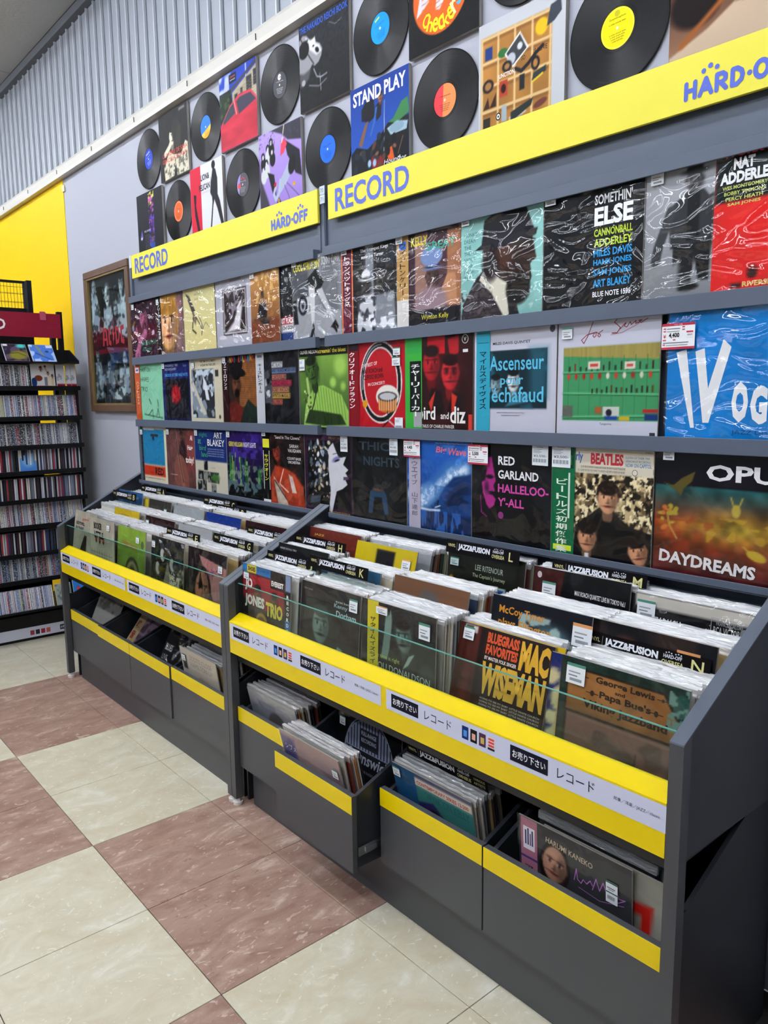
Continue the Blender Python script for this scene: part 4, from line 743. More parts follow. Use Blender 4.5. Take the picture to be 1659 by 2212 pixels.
    for i in range(15): x = .12 + i * .058; a.r(x, .565, x + .016, .565 + rn.uniform(.03, .08), rn.choice(['#1e2a24', '#4a2a1c', '#2c4030', '#8a3a28']))
    for i in range(13): x = .36 + i * .048; a.r(x, .375, x + .016, .375 + rn.uniform(.03, .07), rn.choice(['#1e2a24', '#6a4a1c', '#2c3020', '#3a2a18']))
    for i in range(11): x = .12 + i * .08; a.e(x, .52, .016, .026, rn.choice(['#b83828', '#c84a30', '#d8d0c0', '#a83020']))
    a.r(.32, .58, .44, .645, '#dcd8cc').r(.34, .6, .42, .625, '#c84a38').r(.68, .57, .78, .63, '#dcd8cc').r(.7, .59, .76, .61, '#c84a38').r(.40, .2, .47, .26, '#a86a40').r(.48, .18, .64, .26, '#c8ccc4').e(.54, .21, .03, .03, '#223').r(.06, .17, .17, .27, '#6a7068').r(.50, .15, .62, .18, '#2c4a9a').r(.64, .145, .74, .18, '#c8b030').r(.88, .15, 1, .2, '#22407c').r(.86, .21, 1, .24, '#b03838')
    a.t('Tangerine', .45, .10, .024, '#33343a', w=.12).q(.93, .02, .98, .05, '#33343c')
    def script(a, pts, w, c):
        a.cs(pts, w, c); return a
    R1 = '#8a2c34'
    script(a, [(.36, .975), (.31, .86), (.27, .80), (.245, .83), (.30, .87), (.38, .885)], .007, R1); script(a, [(.38, .885), (.36, .86), (.375, .845), (.395, .86), (.39, .89), (.43, .87), (.44, .86), (.425, .845), (.41, .86), (.43, .885), (.46, .90)], .006, R1)
    script(a, [(.66, .99), (.60, .985), (.57, .955), (.60, .935), (.63, .91), (.60, .87), (.55, .87)], .007, R1); script(a, [(.63, .90), (.66, .93), (.68, .945), (.665, .92), (.69, .91), (.72, .95), (.73, .925), (.76, .945), (.775, .955), (.77, .93), (.80, .94), (.83, .955), (.80, .955), (.82, .935), (.88, .965)], .006, R1); script(a, [(.54, .855), (.65, .87), (.80, .93)], .004, '#aa6a70')
    record('white record with a photo of green bar shelves and red script', a, 1.187, z2, Y, w=.313, tags=[('w', .05, .955, .034, .034, '')], group=G_MID)
    a = Art('#0f86c8', 64); a.n(3, 3, .05)
    WH = '#e4e6e8'
    a.cp([(.07, .68), (.15, .70), (.235, .10), (.205, .10)], WH).cp([(.22, .68), (.29, .70), (.33, .40), (.43, .76), (.49, .70), (.345, .14), (.30, .14)], WH)
    for i, ch in enumerate('OGUE'): a.t(ch, .51 + i * .135, .145 - .01 * i, .30 - .02 * i, WH, w=.12, b=.06)
    a.t('JAZZ DISQUES', .52, .05, .04, '#173a68', w=.42)
    record('sky blue record with hand painted white capital letters', a, 1.522, z2, Y - .004, w=.325, tags=[('red', -.04, .90, .086, .062, '4,400')], film='wrinkled', group=G_MID)
    # ---------------- bottom shelf
    a = Art('#ddd6be', 48); a.r(.08, .33, .92, .95, '#2186b0').r(.08, .13, .92, .31, '#c8401c').t('out of the BLUE', .12, .93, .045, '#efe8dc', w=.42, b=.02).t('RED', .52, .16, .12, '#2a1c18', w=.34, b=.04).t('introducing', .28, .17, .04, '#2a1c18', w=.2).t('PAUL CHAMBERS DOUG WATKINS JIMMY ROWLES', .1, .07, .03, '#44403a', w=.8).l([(.42, .84), (.68, .84)], .045, '#1c3040').e(.5, .79, .04, .04, '#1c3040').r(0, 0, .08, 1, '#22252a')
    record('record of a blue block over an orange block on cream', a, -1.673, z3, Y, w=.322, tags=[W(.0, .94)], group=G_LOW)
    a = Art('#6e4a48', 72); a.n(4, 6, .15).p([(.5, 1), (.55, .8), (.42, .6), (.4, .2), (.3, 0), (.7, 0), (.74, .6), (.66, .8)], '#3a2628', .04).face(.55, .86, .07, '#7c504a', '#241414').e(.5, .2, .26, .36, '#8b5c50', 12, .02).l([(.3, 1), (.56, .1)], .03, '#2c1a1c')
    for i in range(4): a.l([(.3 + i * .02, .98), (.54 + i * .025, .0)], .005, '#c09a88')
    a.r(.72, .3, 1, .95, '#9a4a48', .1, a=.6)
    a.t('Al', .86, .80, .08, '#e8dcd8', w=.08, b=.03).t('Haig', .76, .62, .10, '#e8dcd8', w=.18, b=.03).t('today!', .68, .40, .14, '#e8dcd8', w=.28, b=.03).t('WITH BASS AND DRUMS', .1, .2, .02, '#d8c8c4', w=.26)
    record('sepia record of a double bass player beside white lettering', a, -1.346, z3, Y, w=.315, tags=[W(.03, .97)], group=G_LOW)
    a = Art('#c9c4b4', 64); a.r(0, .5, 1, 1, '#223a78')
    for (x0, y0, x1, y1) in ((.28, .35, .40, .5), (.08, .2, .26, .34), (.28, .22, .36, .33), (.38, .17, .74, .33), (.05, .02, .2, .18), (.22, .03, .34, .2), (.5, .0, .64, .15)): a.r(x0, y0, x1, y1, '#26282a').nz(12, 12, .55, '#8d9290', int(x0 * 99), (x0, y0, x1, y1))
    a.e(.62, .25, .12, .06, '#4a7a3a', 0, .05).t('ART', .62, .86, .09, '#e4e2da', w=.26, b=.01).t('BLAKEY', .42, .74, .10, '#e4e2da', w=.52, b=.01)
    for i, tt in enumerate(('a night', 'at', 'bird', 'land')): a.t(tt, .06 + .05 * i, .86 - i * .10, .08, '#3f9a5a', w=.09 * len(tt) * .55)
    for i in range(4): a.t('CLIFFORD BROWN CURLY RUSSELL', .42, .68 - i * .035, .018, '#9aa8cc', w=.5)
    a.t('VOLUME 1', .5, .39, .02, '#888', w=.14)
    record('record with navy upper half and small photo strips below', a, -1.027, z3, Y, w=.322, tags=[W(.03, .98)], group=G_LOW)
    a = Art('#2c1c5a', 84); a.g('#141820', '#3a2470').nz(8, 8, .55, '#4a3490', 3, (0, .6, 1, 1)).r(0, 0, 1, .22, '#0f1416', .05)
    rn = random.Random(8)
    for i in range(22): x = rn.random(); h_ = rn.uniform(.45, .68); a.r(x, .2, x + rn.uniform(.02, .06), h_, rn.choice(['#1c5a34', '#2e7a3c', '#6a9a50', '#2a3a6a', '#143a2c', '#8aa868', '#4a2a80']), .01)
    a.nz(16, 16, .6, '#9ab48c', 5, (0, .18, 1, .5), a=.6).nz(9, 9, .62, '#5a7078', 9, (0, 0, 1, .25)).t('GERRY MULLIGAN', .06, .76, .07, '#d0c83a', w=.40, b=.02).t('NIGHT LIGHTS', .48, .76, .07, '#d8d4e4', w=.34, b=.01)
    record('purple and green city night record', a, -.703, z3, Y, w=.318, tags=[W(.02, .985)], group=G_LOW)
    a = Art('#1c1517', 84); a.nz(4, 4, .6, '#3a2420', 3).face(.34, .73, .12, '#8a3c2c', '#140c0c', '#1a0a0a', tilt=18).p([(.1, 0), (.14, .34), (.3, .55), (.55, .52), (.75, .46), (.96, .3), (1, 0)], '#a8442a', .03).e(.7, .3, .2, .18, '#c0583a', 0, .12, .6).p([(.25, .4), (.5, .18), (.62, .0), (.36, 0), (.3, .2)], '#b9ada0', .01).l([(.28, .34), (.56, .1)], .02, '#2a1c20').l([(.5, .5), (.4, .3), (.6, .2)], .016, '#e0d0c8').p([(.62, .45), (.72, .4), (.8, .2), (.7, .2)], '#cfc4bc', .01).n(14, 14, .1)
    a.t('"Send In The Clowns"', .30, .91, .045, '#ece8e6', w=.62).t('SARAH', .66, .80, .045, '#ece8e6', w=.2).t('VAUGHAN', .62, .74, .045, '#ece8e6', w=.3).t('COUNT BASIE', .60, .64, .035, '#ece8e6', w=.32).t('ORCHESTRA', .62, .59, .035, '#ece8e6', w=.28)
    record('dark record of a person in orange light with a black and yellow obi', a, -.385, z3, Y, w=.318, tags=[('w', .0, 1.0, .03, .02, '')], obi=(obi_art('#15161a', 'サラヴォーン', '#d8d23a', h=.055, ytop=.7, extra=((.05, .78, .95, .9, '#d8d23a'), (.08, .2, .16, .74, '#c8c8c8'), (.88, .2, .96, .74, '#c8c8c8'), (.0, .0, 1, .06, '#d8d8d8'))), .0, .058), group=G_LOW)
    a = Art('#3c2440', 96); a.r(.06, .08, .94, .92, '#15151a').dots(60, (.1, .3, .62, .9), .028, ['#8a9ab0', '#c8c0b0', '#5a6a70', '#e0e0e0', '#3a4a5a', '#a89878'], 4, 1.5).dots(40, (.12, .2, .6, .86), .012, ['#e8e4e0', '#c09a80'], 9)
    a.p([(.60, .90), (.66, .80), (.72, .72), (.86, .74), (.80, .64), (.90, .58), (.84, .54), (.90, .48), (.84, .45), (.88, .40), (.78, .34), (.66, .30), (.56, .02), (.50, .04), (.54, .3), (.50, .6), (.52, .84)], '#d4d4da', .008).e(.66, .70, .08, .03, '#8d86b8', 20, .02).e(.68, .685, .05, .012, '#1a1a22', 15).l([(.6, .76), (.7, .78)], .008, '#44404c').p([(.80, .49), (.90, .50), (.9, .46), (.8, .45)], '#5a4a6a').p([(.1, .1), (.3, .14), (.34, .22), (.12, .2)], '#4a5664').t("I'VE GOT THE MUSIC", .52, .945, .03, '#b0884a', w=.34).t('Selections from the Gershwin era', .5, .025, .03, '#b0884a', w=.42)
    record('purple bordered record with a crowd collage and white face profile', a, -.065, z3, Y, w=.320, tags=[('bar', .77, .985, .044, .058, '¥2,200-')], group=G_LOW)
    a = Art('#15171a', 84); a.nz(6, 6, .62, '#262a2e', 4).e(.48, .60, .1, .13, '#1f2225').p([(.3, .1), (.34, .36), (.44, .42), (.5, .36), (.56, .42), (.64, .34), (.68, .12), (.6, .1), (.56, .3), (.42, .3), (.38, .1)], '#31506a', .012).r(.40, .37, .58, .40, '#6a4830').nz(12, 6, .6, '#33383c', 9, (.3, .4, .95, .6))
    a.t('THICK NIGHTS'[:5], .14, .84, .10, '#2b3b47', w=.74, b=.02).t('NIGHTS', .22, .66, .11, '#2b3b47', w=.66, b=.02)
    record('nearly black record with a dim figure in blue and dark lettering', a, .247, z3, Y, w=.306, tags=[('bar', .72, .985, .044, .058, '¥4,400-')], group=G_LOW)
    a = Art('#123e86', 110); a.g('#0c2c66', '#2f74c8').nz(6, 4, .6, '#4a8ad8', 2, (0, .55, 1, .95)).e(.38, .42, .12, .1, '#c4d8ee', 0, .1).e(.3, .34, .12, .06, '#dce8f4', 0, .08)
    a.e(.18, .40, .22, .08, '#dce8f4', 8, .08).p([(.16, .24), (.3, .30), (.44, .40), (.6, .56), (.78, .68), (1, .72), (1, 0), (0, 0), (0, .2)], '#0d3868', .01).l([(.14, .27), (.32, .36), (.5, .52), (.68, .66), (1, .72)], .20, '#6f9ccc', .14, a=.7).l([(.10, .28), (.3, .34), (.46, .44), (.6, .56), (.74, .66), (.9, .70)], .10, '#dfeaf6', .09).nz(26, 26, .5, '#3f74b4', 5, (.1, .26, .9, .78), so=.15, a=.45)
    a.p([(.40, .26), (.5, .36), (.6, .50), (.74, .62), (1, .66), (1, .16), (.6, .2)], '#123f74', .03).p([(.56, .26), (.66, .42), (.8, .54), (.96, .54), (1, .3), (.8, .22)], '#0b2a54', .08).nz(4, 14, .55, '#2c64a4', 9, (.44, .2, 1, .6), a=.5).r(0, 0, 1, .22, '#0f2f5c', .04).nz(24, 5, .56, '#2f66a8', 8, (0, 0, 1, .24)).l([(.1, .25), (.36, .24), (.52, .25)], .02, '#e8f0f8', .02).l([(.49, .31), (.50, .35)], .018, '#14161c').l([(.45, .275), (.53, .30)], .010, '#f0e8d0')
    a.t('Music From The Original Motion Picture Soundtrack', .46, .955, .016, '#dfe8f4', w=.5)
    a.t('Big', .46, .845, .085, '#d8708a', w=.16, b=.03, sk=.2).t('Wave', .64, .845, .075, '#d8708a', w=.28, b=.03, sk=.2)
    record('deep blue surfing record with a curling wave and pink title', a, .557, z3, Y, w=.304, tags=[('red', -.03, .99, .082, .060, '4,400')], obi=(obi_art('#b9b4c4', 'グウェイブ 山下達郎', '#6a6470', h=.06, ytop=.84), .010, .058), group=G_LOW)
    a = Art('#15161a', 84); a.nz(3, 6, .62, '#25272c', 7)
    a.p([(.18, .84), (.26, .86), (.30, .7), (.32, .62), (.29, .58), (.31, .52), (.28, .48), (.32, .44), (.3, .38), (.24, .34), (.2, .38), (.15, .5), (.13, .64)], '#b03a8c', .01).e(.24, .66, .05, .02, '#15161a').e(.27, .5, .05, .02, '#15161a').p([(.19, .82), (.14, .76), (.12, .60), (.18, .62), (.2, .74)], '#15161a', .02).l([(.12, .46), (.13, .3), (.2, .26)], .01, '#b03a8c').e(.2, .55, .03, .06, '#5c2050', 0, .03)
    for i, (tt, c, w_) in enumerate((('RED', '#ecebee', .21), ('GARLAND', '#ecebee', .50), ('HALLELOO-', '#c8489c', .62), ("Y'-ALL", '#c8489c', .33))): a.t(tt, .35, .785 - i * .135, .085, c, w=w_, b=.025)
    a.ce(.39, .29, .035, .035, '#8a3474').t('HIS ARRIVAL', .4, .1, .001, '#15161a')
    record('black record with a magenta face at left and bold white and magenta title', a, .862, z3, Y, w=.312, tags=[('red', -.03, .97, .084, .062, '5,500'), ('bar', .78, .99, .058, .058, '¥3,500-')], group=G_LOW)
    a = Art('#7a684c', 110); a.nz(16, 16, .5, '#cbb88e', 3, so=.2).nz(22, 20, .52, '#30281e', 12, so=.1).nz(30, 28, .6, '#efe2bc', 22, so=.08)
    a.p([(.22, 0), (.26, .3), (.42, .42), (.5, .48), (.62, .46), (.8, .34), (1, .3), (1, 0)], '#141517', .015).face(.58, .56, .13, '#c89c7c', '#2c201a', '#20140f', hairstyle='mop', so=.012).p([(.5, .36), (.66, .36), (.62, .1), (.54, .1)], '#17181a', .02).face(.38, .20, .125, '#c09070', '#241a16', '#1a100c', hairstyle='mop', so=.012).face(.88, .14, .12, '#c09070', '#1c1412', '#1a100c', hairstyle='mop', so=.012, tilt=14).p([(.36, .06), (.40, .06), (.4, 0), (.36, 0)], '#e4e4e4').r(0, .77, 1, 1, '#dcd5c4')
    a.t('Early', .18, .855, .10, '#2f62a8', w=.14, b=.02).t('BEATLES', .40, .85, .10, '#b8303c', w=.32, b=.045).t('ELEVEN OF THEIR 1964', .74, .915, .018, '#3f8ab8', w=.22).t('AMERICAN HIT RECORDINGS', .74, .885, .018, '#3f8ab8', w=.23).t('NOW ON CAPITOL', .74, .845, .032, '#3f8ab8', w=.24, b=.01)
    a.t('LOVE ME DO·ANNA·CHAINS·BOYS·ASK ME WHY·PLEASE PLEASE ME', .30, .815, .02, '#4a443c', w=.44).t('P.S. I LOVE YOU·DO YOU WANT TO KNOW A SECRET·A TASTE OF HONEY', .27, .785, .02, '#4a443c', w=.47).ce(.83, .80, .026, .026, '#2a2a2a').ce(.83, .80, .022, .022, '#dcd5c4').t('STEREO', .92, .965, .014, '#555')
    record('record of mop-haired young men among dry leaves, green obi strip', a, 1.177, z3, Y, w=.318, tags=[('bar', .0, 1.0, .064, .062, '¥3,500-')], obi=(obi_art('#16764e', 'ビートルズ初期傑作集', '#e4ecdc', h=.06, ytop=.72, x=.2, extra=((.1, .05, .9, .1, '#c8d83a'), (.72, .35, .8, .76, '#cfe0d4'), (.06, .80, .94, .96, '#0d3a2a'), (.2, .83, .85, .92, '#2fa04a'), (.3, .86, .7, .89, '#b83838'))), .0, .078), group=G_LOW)
    a = Art('#3a2420', 110); a.g('#3a1518', '#0e1420').g('#8a3a20', '#2c6a6c', box=(0, .42, 1, .72)).g('#4c1a20', '#9a5a24', box=(0, 0, 1, .44)).e(.62, .42, .3, .1, '#a8903a', 0, .15).n(9, 9, .3, 4).nz(14, 14, .6, '#c8a83a', 7, (.4, .3, .9, .5), a=.6).nz(12, 12, .6, '#a03c28', 9, (0, .2, .6, .5), a=.4).r(0, .86, 1, 1, '#0d1118', .08)
    a.p([(.06, .74), (.14, .72), (.2, .78), (.3, .84), (.28, .76), (.22, .70), (.2, .64), (.16, .68)], '#6a6030', .01).e(.6, .56, .03, .05, '#b8a850').l([(.58, .6), (.56, .66)], .01, '#b8a850').l([(.62, .6), (.64, .66)], .01, '#b8a850').l([(.1, .5), (.12, .4), (.18, .3)], .012, '#b8a04a').dots(14, (.02, .36, .2, .56), .018, ['#b0a040', '#c87a38'], 6, 1.6).l([(.9, .62), (.94, .4)], .01, '#8a9a48').dots(10, (.84, .4, 1, .6), .02, ['#8a9a48'], 8, .5).e(.75, .24, .07, .035, '#c0a83a', -20).l([(.66, .3), (.72, .25)], .01, '#c0a83a')
    a.t('OPUS', .38, .775, .125, '#e6e6e8', w=.60, b=.03).t('DAYDREAMS', .05, .10, .10, '#e2dfe0', w=.70, b=.035, rot=-3)
    record('fantasy landscape record in teal, gold and red with ornate white title', a, 1.500, z3, Y, w=.352, h=.318, tags=[('w', .06, .985, .03, .022, '')], group=G_LOW)
# ================================================================== WALL ABOVE THE UNITS
def vinyl_mat():
    m = bpy.data.materials.new('vinyl_grooves'); m.use_nodes = True; N, L = m.node_tree.nodes, m.node_tree.links; b = N['Principled BSDF']
    b.inputs['Base Color'].default_value = (.003, .003, .004, 1); b.inputs['Specular IOR Level'].default_value = .28; b.inputs['Anisotropic'].default_value = 1.0
    tg = N.new('ShaderNodeTangent'); tg.direction_type = 'RADIAL'; tg.axis = 'Z'; L.new(tg.outputs[0], b.inputs['Tangent'])
    tc = N.new('ShaderNodeTexCoord'); ln = N.new('ShaderNodeVectorMath'); ln.operation = 'LENGTH'; L.new(tc.outputs['Object'], ln.inputs[0])
    nz = N.new('ShaderNodeTexNoise'); nz.noise_dimensions = '1D'; mu = N.new('ShaderNodeMath'); mu.operation = 'MULTIPLY'; mu.inputs[1].default_value = 260; L.new(ln.outputs['Value'], mu.inputs[0]); L.new(mu.outputs[0], nz.inputs['W'])
    nz.inputs['Scale'].default_value = 1; mr = N.new('ShaderNodeMapRange'); mr.inputs[1].default_value = .35; mr.inputs[2].default_value = .65; mr.inputs[3].default_value = .40; mr.inputs[4].default_value = .52; L.new(nz.outputs['Fac'], mr.inputs[0]); L.new(mr.outputs[0], b.inputs['Roughness'])
    MATS['vinyl'] = m; return m
def disc_mesh():
    prof = [(.0, .0012), (.050, .0012), (.0505, .0022), (.056, .0022), (.0565, .0016), (.0595, .0017), (.146, .0017), (.1475, .0024), (.149, .0018), (.149, .0), (.0, .0)]
    n = 72; vs = []; fs = []
    for r, z in prof[1:-1]:
        for i in range(n): vs.append((r * math.cos(2 * math.pi * i / n), r * math.sin(2 * math.pi * i / n), z))
    k = len(prof) - 2
    for j in range(k - 1):
        for i in range(n): fs.append((j * n + i, j * n + (i + 1) % n, (j + 1) * n + (i + 1) % n, (j + 1) * n + i))
    fs.append(tuple(range(n))); fs.append(tuple(range(k * n - 1, (k - 1) * n - 1, -1)))
    mb = MB(); mb.add(vs, fs); return mb.mesh('disc', [vinyl_mat()])
def label_mesh(kind):
    m = MB(); st = [0]
    def circ(r, c, x=0, y=0, n=40, a0=0, a1=360):
        st[0] += 1; z = .0013 + st[0] * .00006
        full = a1 - a0 >= 360; k = n if full else n + 1
        m.add([(x + r * math.cos(R_(a0 + (a1 - a0) * i / n)), y + r * math.sin(R_(a0 + (a1 - a0) * i / n)), z) for i in range(k)], [tuple(range(k))], 0, lin(c))
    def tx(s, x, y, w, h, c):
        st[0] += 1; z = .0013 + st[0] * .00006
        v, f, sz = txt_mesh(s, .01); m.add([(x - w / 2 + p[0] * w / sz[0], y + p[1] * h / sz[1], z) for p in v], f, 0, lin(c))
    def lines(c, y0=-.012, n=4):
        for i in range(n): tx('a side track title', 0, y0 - i * .006, .05 - i * .006, .003, c)
    base, a2, ink = {'blue': ('#1c3fb0', None, '#c8d0f0'), 'sky': ('#1590dc', None, '#0c3c78'), 'mid': ('#2366d0', None, '#15407c'), 'sun': ('#2f78d8', '#f0c030', '#503018'),
                     'orange': ('#d8602a', None, '#4a1c10'), 'grey': ('#55545c', None, '#c8c4d0'), 'wgrey': ('#4a4a50', None, '#e0e0e4'), 'red': ('#e08a50', '#e04048', '#3a2018'), 'yellow': ('#ecdf10', None, '#4a4a20'), 'cream': ('#d8d0b0', None, '#444')}[kind]
    circ(.050, base)
    if kind == 'sun': circ(.0498, '#e8c050', a0=195, a1=345); circ(.0498, '#f0a020', a0=220, a1=320); circ(.05, '#f0e8d0', 0, -.003, a0=188, a1=352) if False else None
    if kind == 'red': circ(.0498, '#e04048', a0=100, a1=260)
    if kind == 'grey': circ(.0498, '#9a90d0', a0=115, a1=235); circ(.012, '#d84848', -.03, -.005); [circ(.004, '#d84848', -.012 + i * .01, .03 - abs(i - 1) * .006) for i in range(4)]
    if kind == 'orange': circ(.046, '#e8a080'); circ(.043, '#d8602a')
    if kind == 'yellow': circ(.047, '#f6f0a0'); circ(.0462, '#ecdf10'); tx('Grammophon', 0, .022, .05, .006, ink); circ(.008, '#c0b820', 0, .036)
    if kind == 'blue': tx('PHILIPS', 0, .026, .045, .008, '#e0e4f4')
    if kind == 'wgrey': circ(.012, '#e0e0e4', -.004, .03); tx('A&M', 0, .027, .016, .005, '#333')
    if kind == 'sky': m.add([(-.02, .03, .0016), (.005, .034, .0016), (.005, .040, .0016), (-.02, .036, .0016)], [(0, 1, 2, 3)], 0, lin('#b8e060'))
    lines(ink, -.014); lines(ink, .012, 1)
    circ(.0042, '#e8e4d8'); circ(.0022, '#c8c070' if kind in ('grey', 'wgrey', 'red') else '#f4f4f0')
    return m.mesh('label', [PRINT])
def wall_items():
    dm = disc_mesh(); X = lambda k: -1.576 + .3183 * k; zu, zl = 2.790, 2.467
    spec = [(0, zu, 'blue', 'with a dark blue label, at the far end of the upper row'), (2, zu, 'sun', 'with a label shading from blue to yellow'), (4, zu, 'wgrey', 'with a grey label beside the red car cover'), (6, zu, 'sky', 'with a bright sky blue label'), (8, zu, 'cream', 'cut off at the top edge above the shelf-box cover'),
            (1, zl, 'orange', 'with an orange label between the black cover and the walking-man cover'), (3, zl, 'grey', 'with a grey and lilac label with red dots'), (5, zl, 'mid', 'with a royal blue label, above the joint of the header boards'), (7, zl, 'red', 'with a red and tan label'), (9, zl, 'yellow', 'with a bright yellow label')]
    for k, z, lab, text in spec:
        t = thing('vinyl_disc', 'black vinyl disc ' + text, 'vinyl disc', (X(k), .5548, z), (R_(90), 0, 0), 'vinyl discs on the wall')
        link('disc', dm, t); o = link('label', label_mesh(lab), t); o.rotation_euler = (0, 0, R_(random.Random(k).uniform(-14, 20)))
    def ws(label, art, k, z, w=.318, dx=0):
        t = record(label, art, X(k) - w / 2 + dx, z - w / 2, .543, w=w, h=w, film=None, group='record covers on the wall', d=.0115, gloss=False); return t
    a = Art('#24252f', 64); a.nz(14, 22, .5, '#c060b0', 5, (.46, .3, .66, .92), so=.1).nz(14, 22, .52, '#6a4ac8', 8, (.46, .1, .66, .6), so=.1).nz(16, 20, .55, '#d8d060', 2, (.46, .75, .68, .98), so=.1).nz(14, 20, .5, '#3a2a5a', 15, (.46, .1, .7, .95), so=.1, a=.6).face(.58, .24, .05, '#9a7c70', '#181418').p([(.1, .30), (.16, .42), (.2, .3), (.14, .24)], '#7a6ab0').e(.14, .28, .04, .02, '#d8d8e4').r(.5, .05, .66, .16, '#2d5a9a', .02)
    a.t('PAUL MAURIAT', .26, .36, .035, '#c8c8d4', w=.26); [a.t('track listing line', .28, .30 - i * .026, .010, '#8a8a98', w=.2) for i in range(9)]
    ws('black cover with a vertical strip of magenta and violet figures', a, 0, zl)
    a = Art('#2a2a2c', 72); a.n(20, 20, .12).p([(.16, .0), (.14, .2), (.34, .42), (.5, .34), (.76, .3), (.9, .46), (.98, .42), (1, 0), (.6, 0), (.56, .2), (.48, .02)], '#d8d3be').face(.46, .62, .13, '#ded8c4', '#2a2a2c', look=.8, so=.012).e(.60, .66, .14, .20, '#3a3934', 14, .04).p([(.62, .3), (.56, .5), (.7, .78), (.78, .7), (.74, .4)], '#44423c', .03).l([(.2, .4), (.36, .48), (.40, .52)], .09, '#ded8c4', .02).nz(22, 22, .6, '#1c1c1e', 5, (.1, 0, .96, .3), a=.5)
    a.r(.72, .93, .92, .97, '#8a8a86')
    for i, (tt, w_) in enumerate((('OLA REINE DE SABA', .86), ('GRACIELA SUSANA', .84))): a.t(tt, .10, .35 - i * .09, .065, '#c84a34', w=w_, b=.005)
    ws('black and cream cover of a singer with red orange lettering', a, 1, zu)
    a = Art('#dfe0e6', 96); a.r(0, 0, .34, 1, '#cf2748')
    a.p([(.58, .0), (.62, .0), (.7, .36), (.74, .44), (.82, .30), (.92, .06), (1.0, .06), (.9, .4), (.84, .50), (.85, .72), (.80, .86), (.72, .9), (.68, .78), (.66, .55), (.68, .42)], '#2b2c30').e(.74, .93, .055, .06, '#26272b').p([(.66, .78), (.62, .56), (.66, .5), (.70, .6)], '#2b2c30').p([(.57, .0), (.5, .0), (.52, .03), (.6, .05)], '#222').p([(.10, .62), (.18, .6), (.16, .45), (.2, .3), (.28, .02), (.20, .05), (.12, .3)], '#2a1c24')
    a.t('LION&', .34, .77, .09, '#26272c', w=.27, b=.03).t('PELICAN', .28, .63, .09, '#26272c', w=.34, b=.03).t('YOSUI INOUE', .36, .58, .03, '#c0a8b0', w=.25)
    ws('red and white cover with a striding silhouette', a, 2, zl)
    a = Art('#2f4eb0', 84); a.nz(4, 3, .52, '#b8c0e4', 3, (0, .55, .75, 1)).nz(4, 4, .5, '#2a3a2c', 6, (0, .38, .32, .78)).dots(40, (.02, .4, .32, .76), .035, ['#2a3a28', '#4a5a3c', '#1c2a24'], 2).p([(.36, .72), (1, .92), (1, .44), (.36, .46)], '#b0a894').p([(.36, .74), (1, .94), (1, .98), (.32, .78)], '#4c4a52').r(.42, .52, .50, .68, '#3a3838').r(.58, .58, .64, .72, '#44403e').r(.74, .64, .88, .82, '#3c3c40').r(.92, .66, 1, .86, '#3c3c40')
    for i in range(9): a.l([(.5, .47 + i * .03), (1, .50 + i * .035)], .004, '#8a8272')
    a.p([(0, .36), (.1, .40), (.3, .58), (.55, .66), (.85, .64), (1, .5), (1, 0), (0, 0)], '#c23c50').n(4, 10, .08, 4).p([(.08, .40), (.28, .55), (.38, .58), (.42, .44), (.1, .36)], '#48505c').p([(.46, .58), (.58, .62), (.84, .60), (.98, .48), (.52, .40)], '#4c4a5c').l([(.05, .38), (.28, .56), (.5, .63), (.84, .62), (1, .48)], .016, '#d0586a').l([(.40, .60), (.46, .42)], .02, '#d8a0a0').r(.28, .85, .48, .97, '#1a1a30').t('Genius', .31, .92, .03, '#c06a70', w=.14).t('SONGS', .31, .88, .02, '#c8c8d8', w=.14)
    ws('cover painting of a crimson car before a house under blue sky', a, 3, zu)
    a = Art('#a48ad0', 84); a.g('#a58cd0', '#b9a2e0').p([(.0, .0), (.26, .0), (.2, .14), (.06, .4), (0, .7)], '#4a4652', .04).p([(.3, 1), (1, 1), (1, .74), (.7, .8), (.56, .9)], '#44424e', .02).p([(.62, .82), (.96, .62), (1, .3), (.86, .36), (.76, .52), (.68, .62)], '#2a2a32', .01).p([(.54, .78), (.62, .84), (.68, .76), (.6, .66), (.52, .64)], '#e0506a')
    for i, (x, y) in enumerate(((.10, .72), (.22, .80), (.30, .86), (.18, .62), (.32, .74), (.10, .56))): a.e(x, y, .045, .05, '#1c1c22').e(x + .01, y - .1, .07, .09, ('#1c1c22', '#d0d4d4')[i % 2]).e(x, y - .01, .022, .03, '#d8d4e0')
    a.p([(.2, .5), (.36, .44), (.4, .18), (.36, .1), (.28, .3)], '#222228').p([(.5, .34), (.74, .56), (.8, .42), (.62, .26), (.5, .18), (.46, .2)], '#b4bcd0').l([(.5, .34), (.46, .18), (.38, .12), (.34, .2), (.4, .3)], .05, '#b8c0d4', .01).e(.38, .31, .03, .03, '#b82838').l([(.6, .26), (.7, .1), (.7, .02)], .01, '#55506a').l([(.66, .28), (.84, .14), (.96, .04)], .01, '#55506a').e(.78, .48, .08, .12, '#1c1c22', -20).e(.82, .24, .03, .025, '#e0b030').l([(.62, 1), (.56, .8)], .016, '#e8e0c8').nz(26, 26, .66, '#55506a', 3, (0, .8, 1, 1), a=.5).p([(.36, .0), (.46, .14), (.56, .0)], '#33303a').r(.44, .03, .47, .12, '#d0b040')
    ws('lilac comic-style cover with a crane and a band of figures', a, 4, zl)
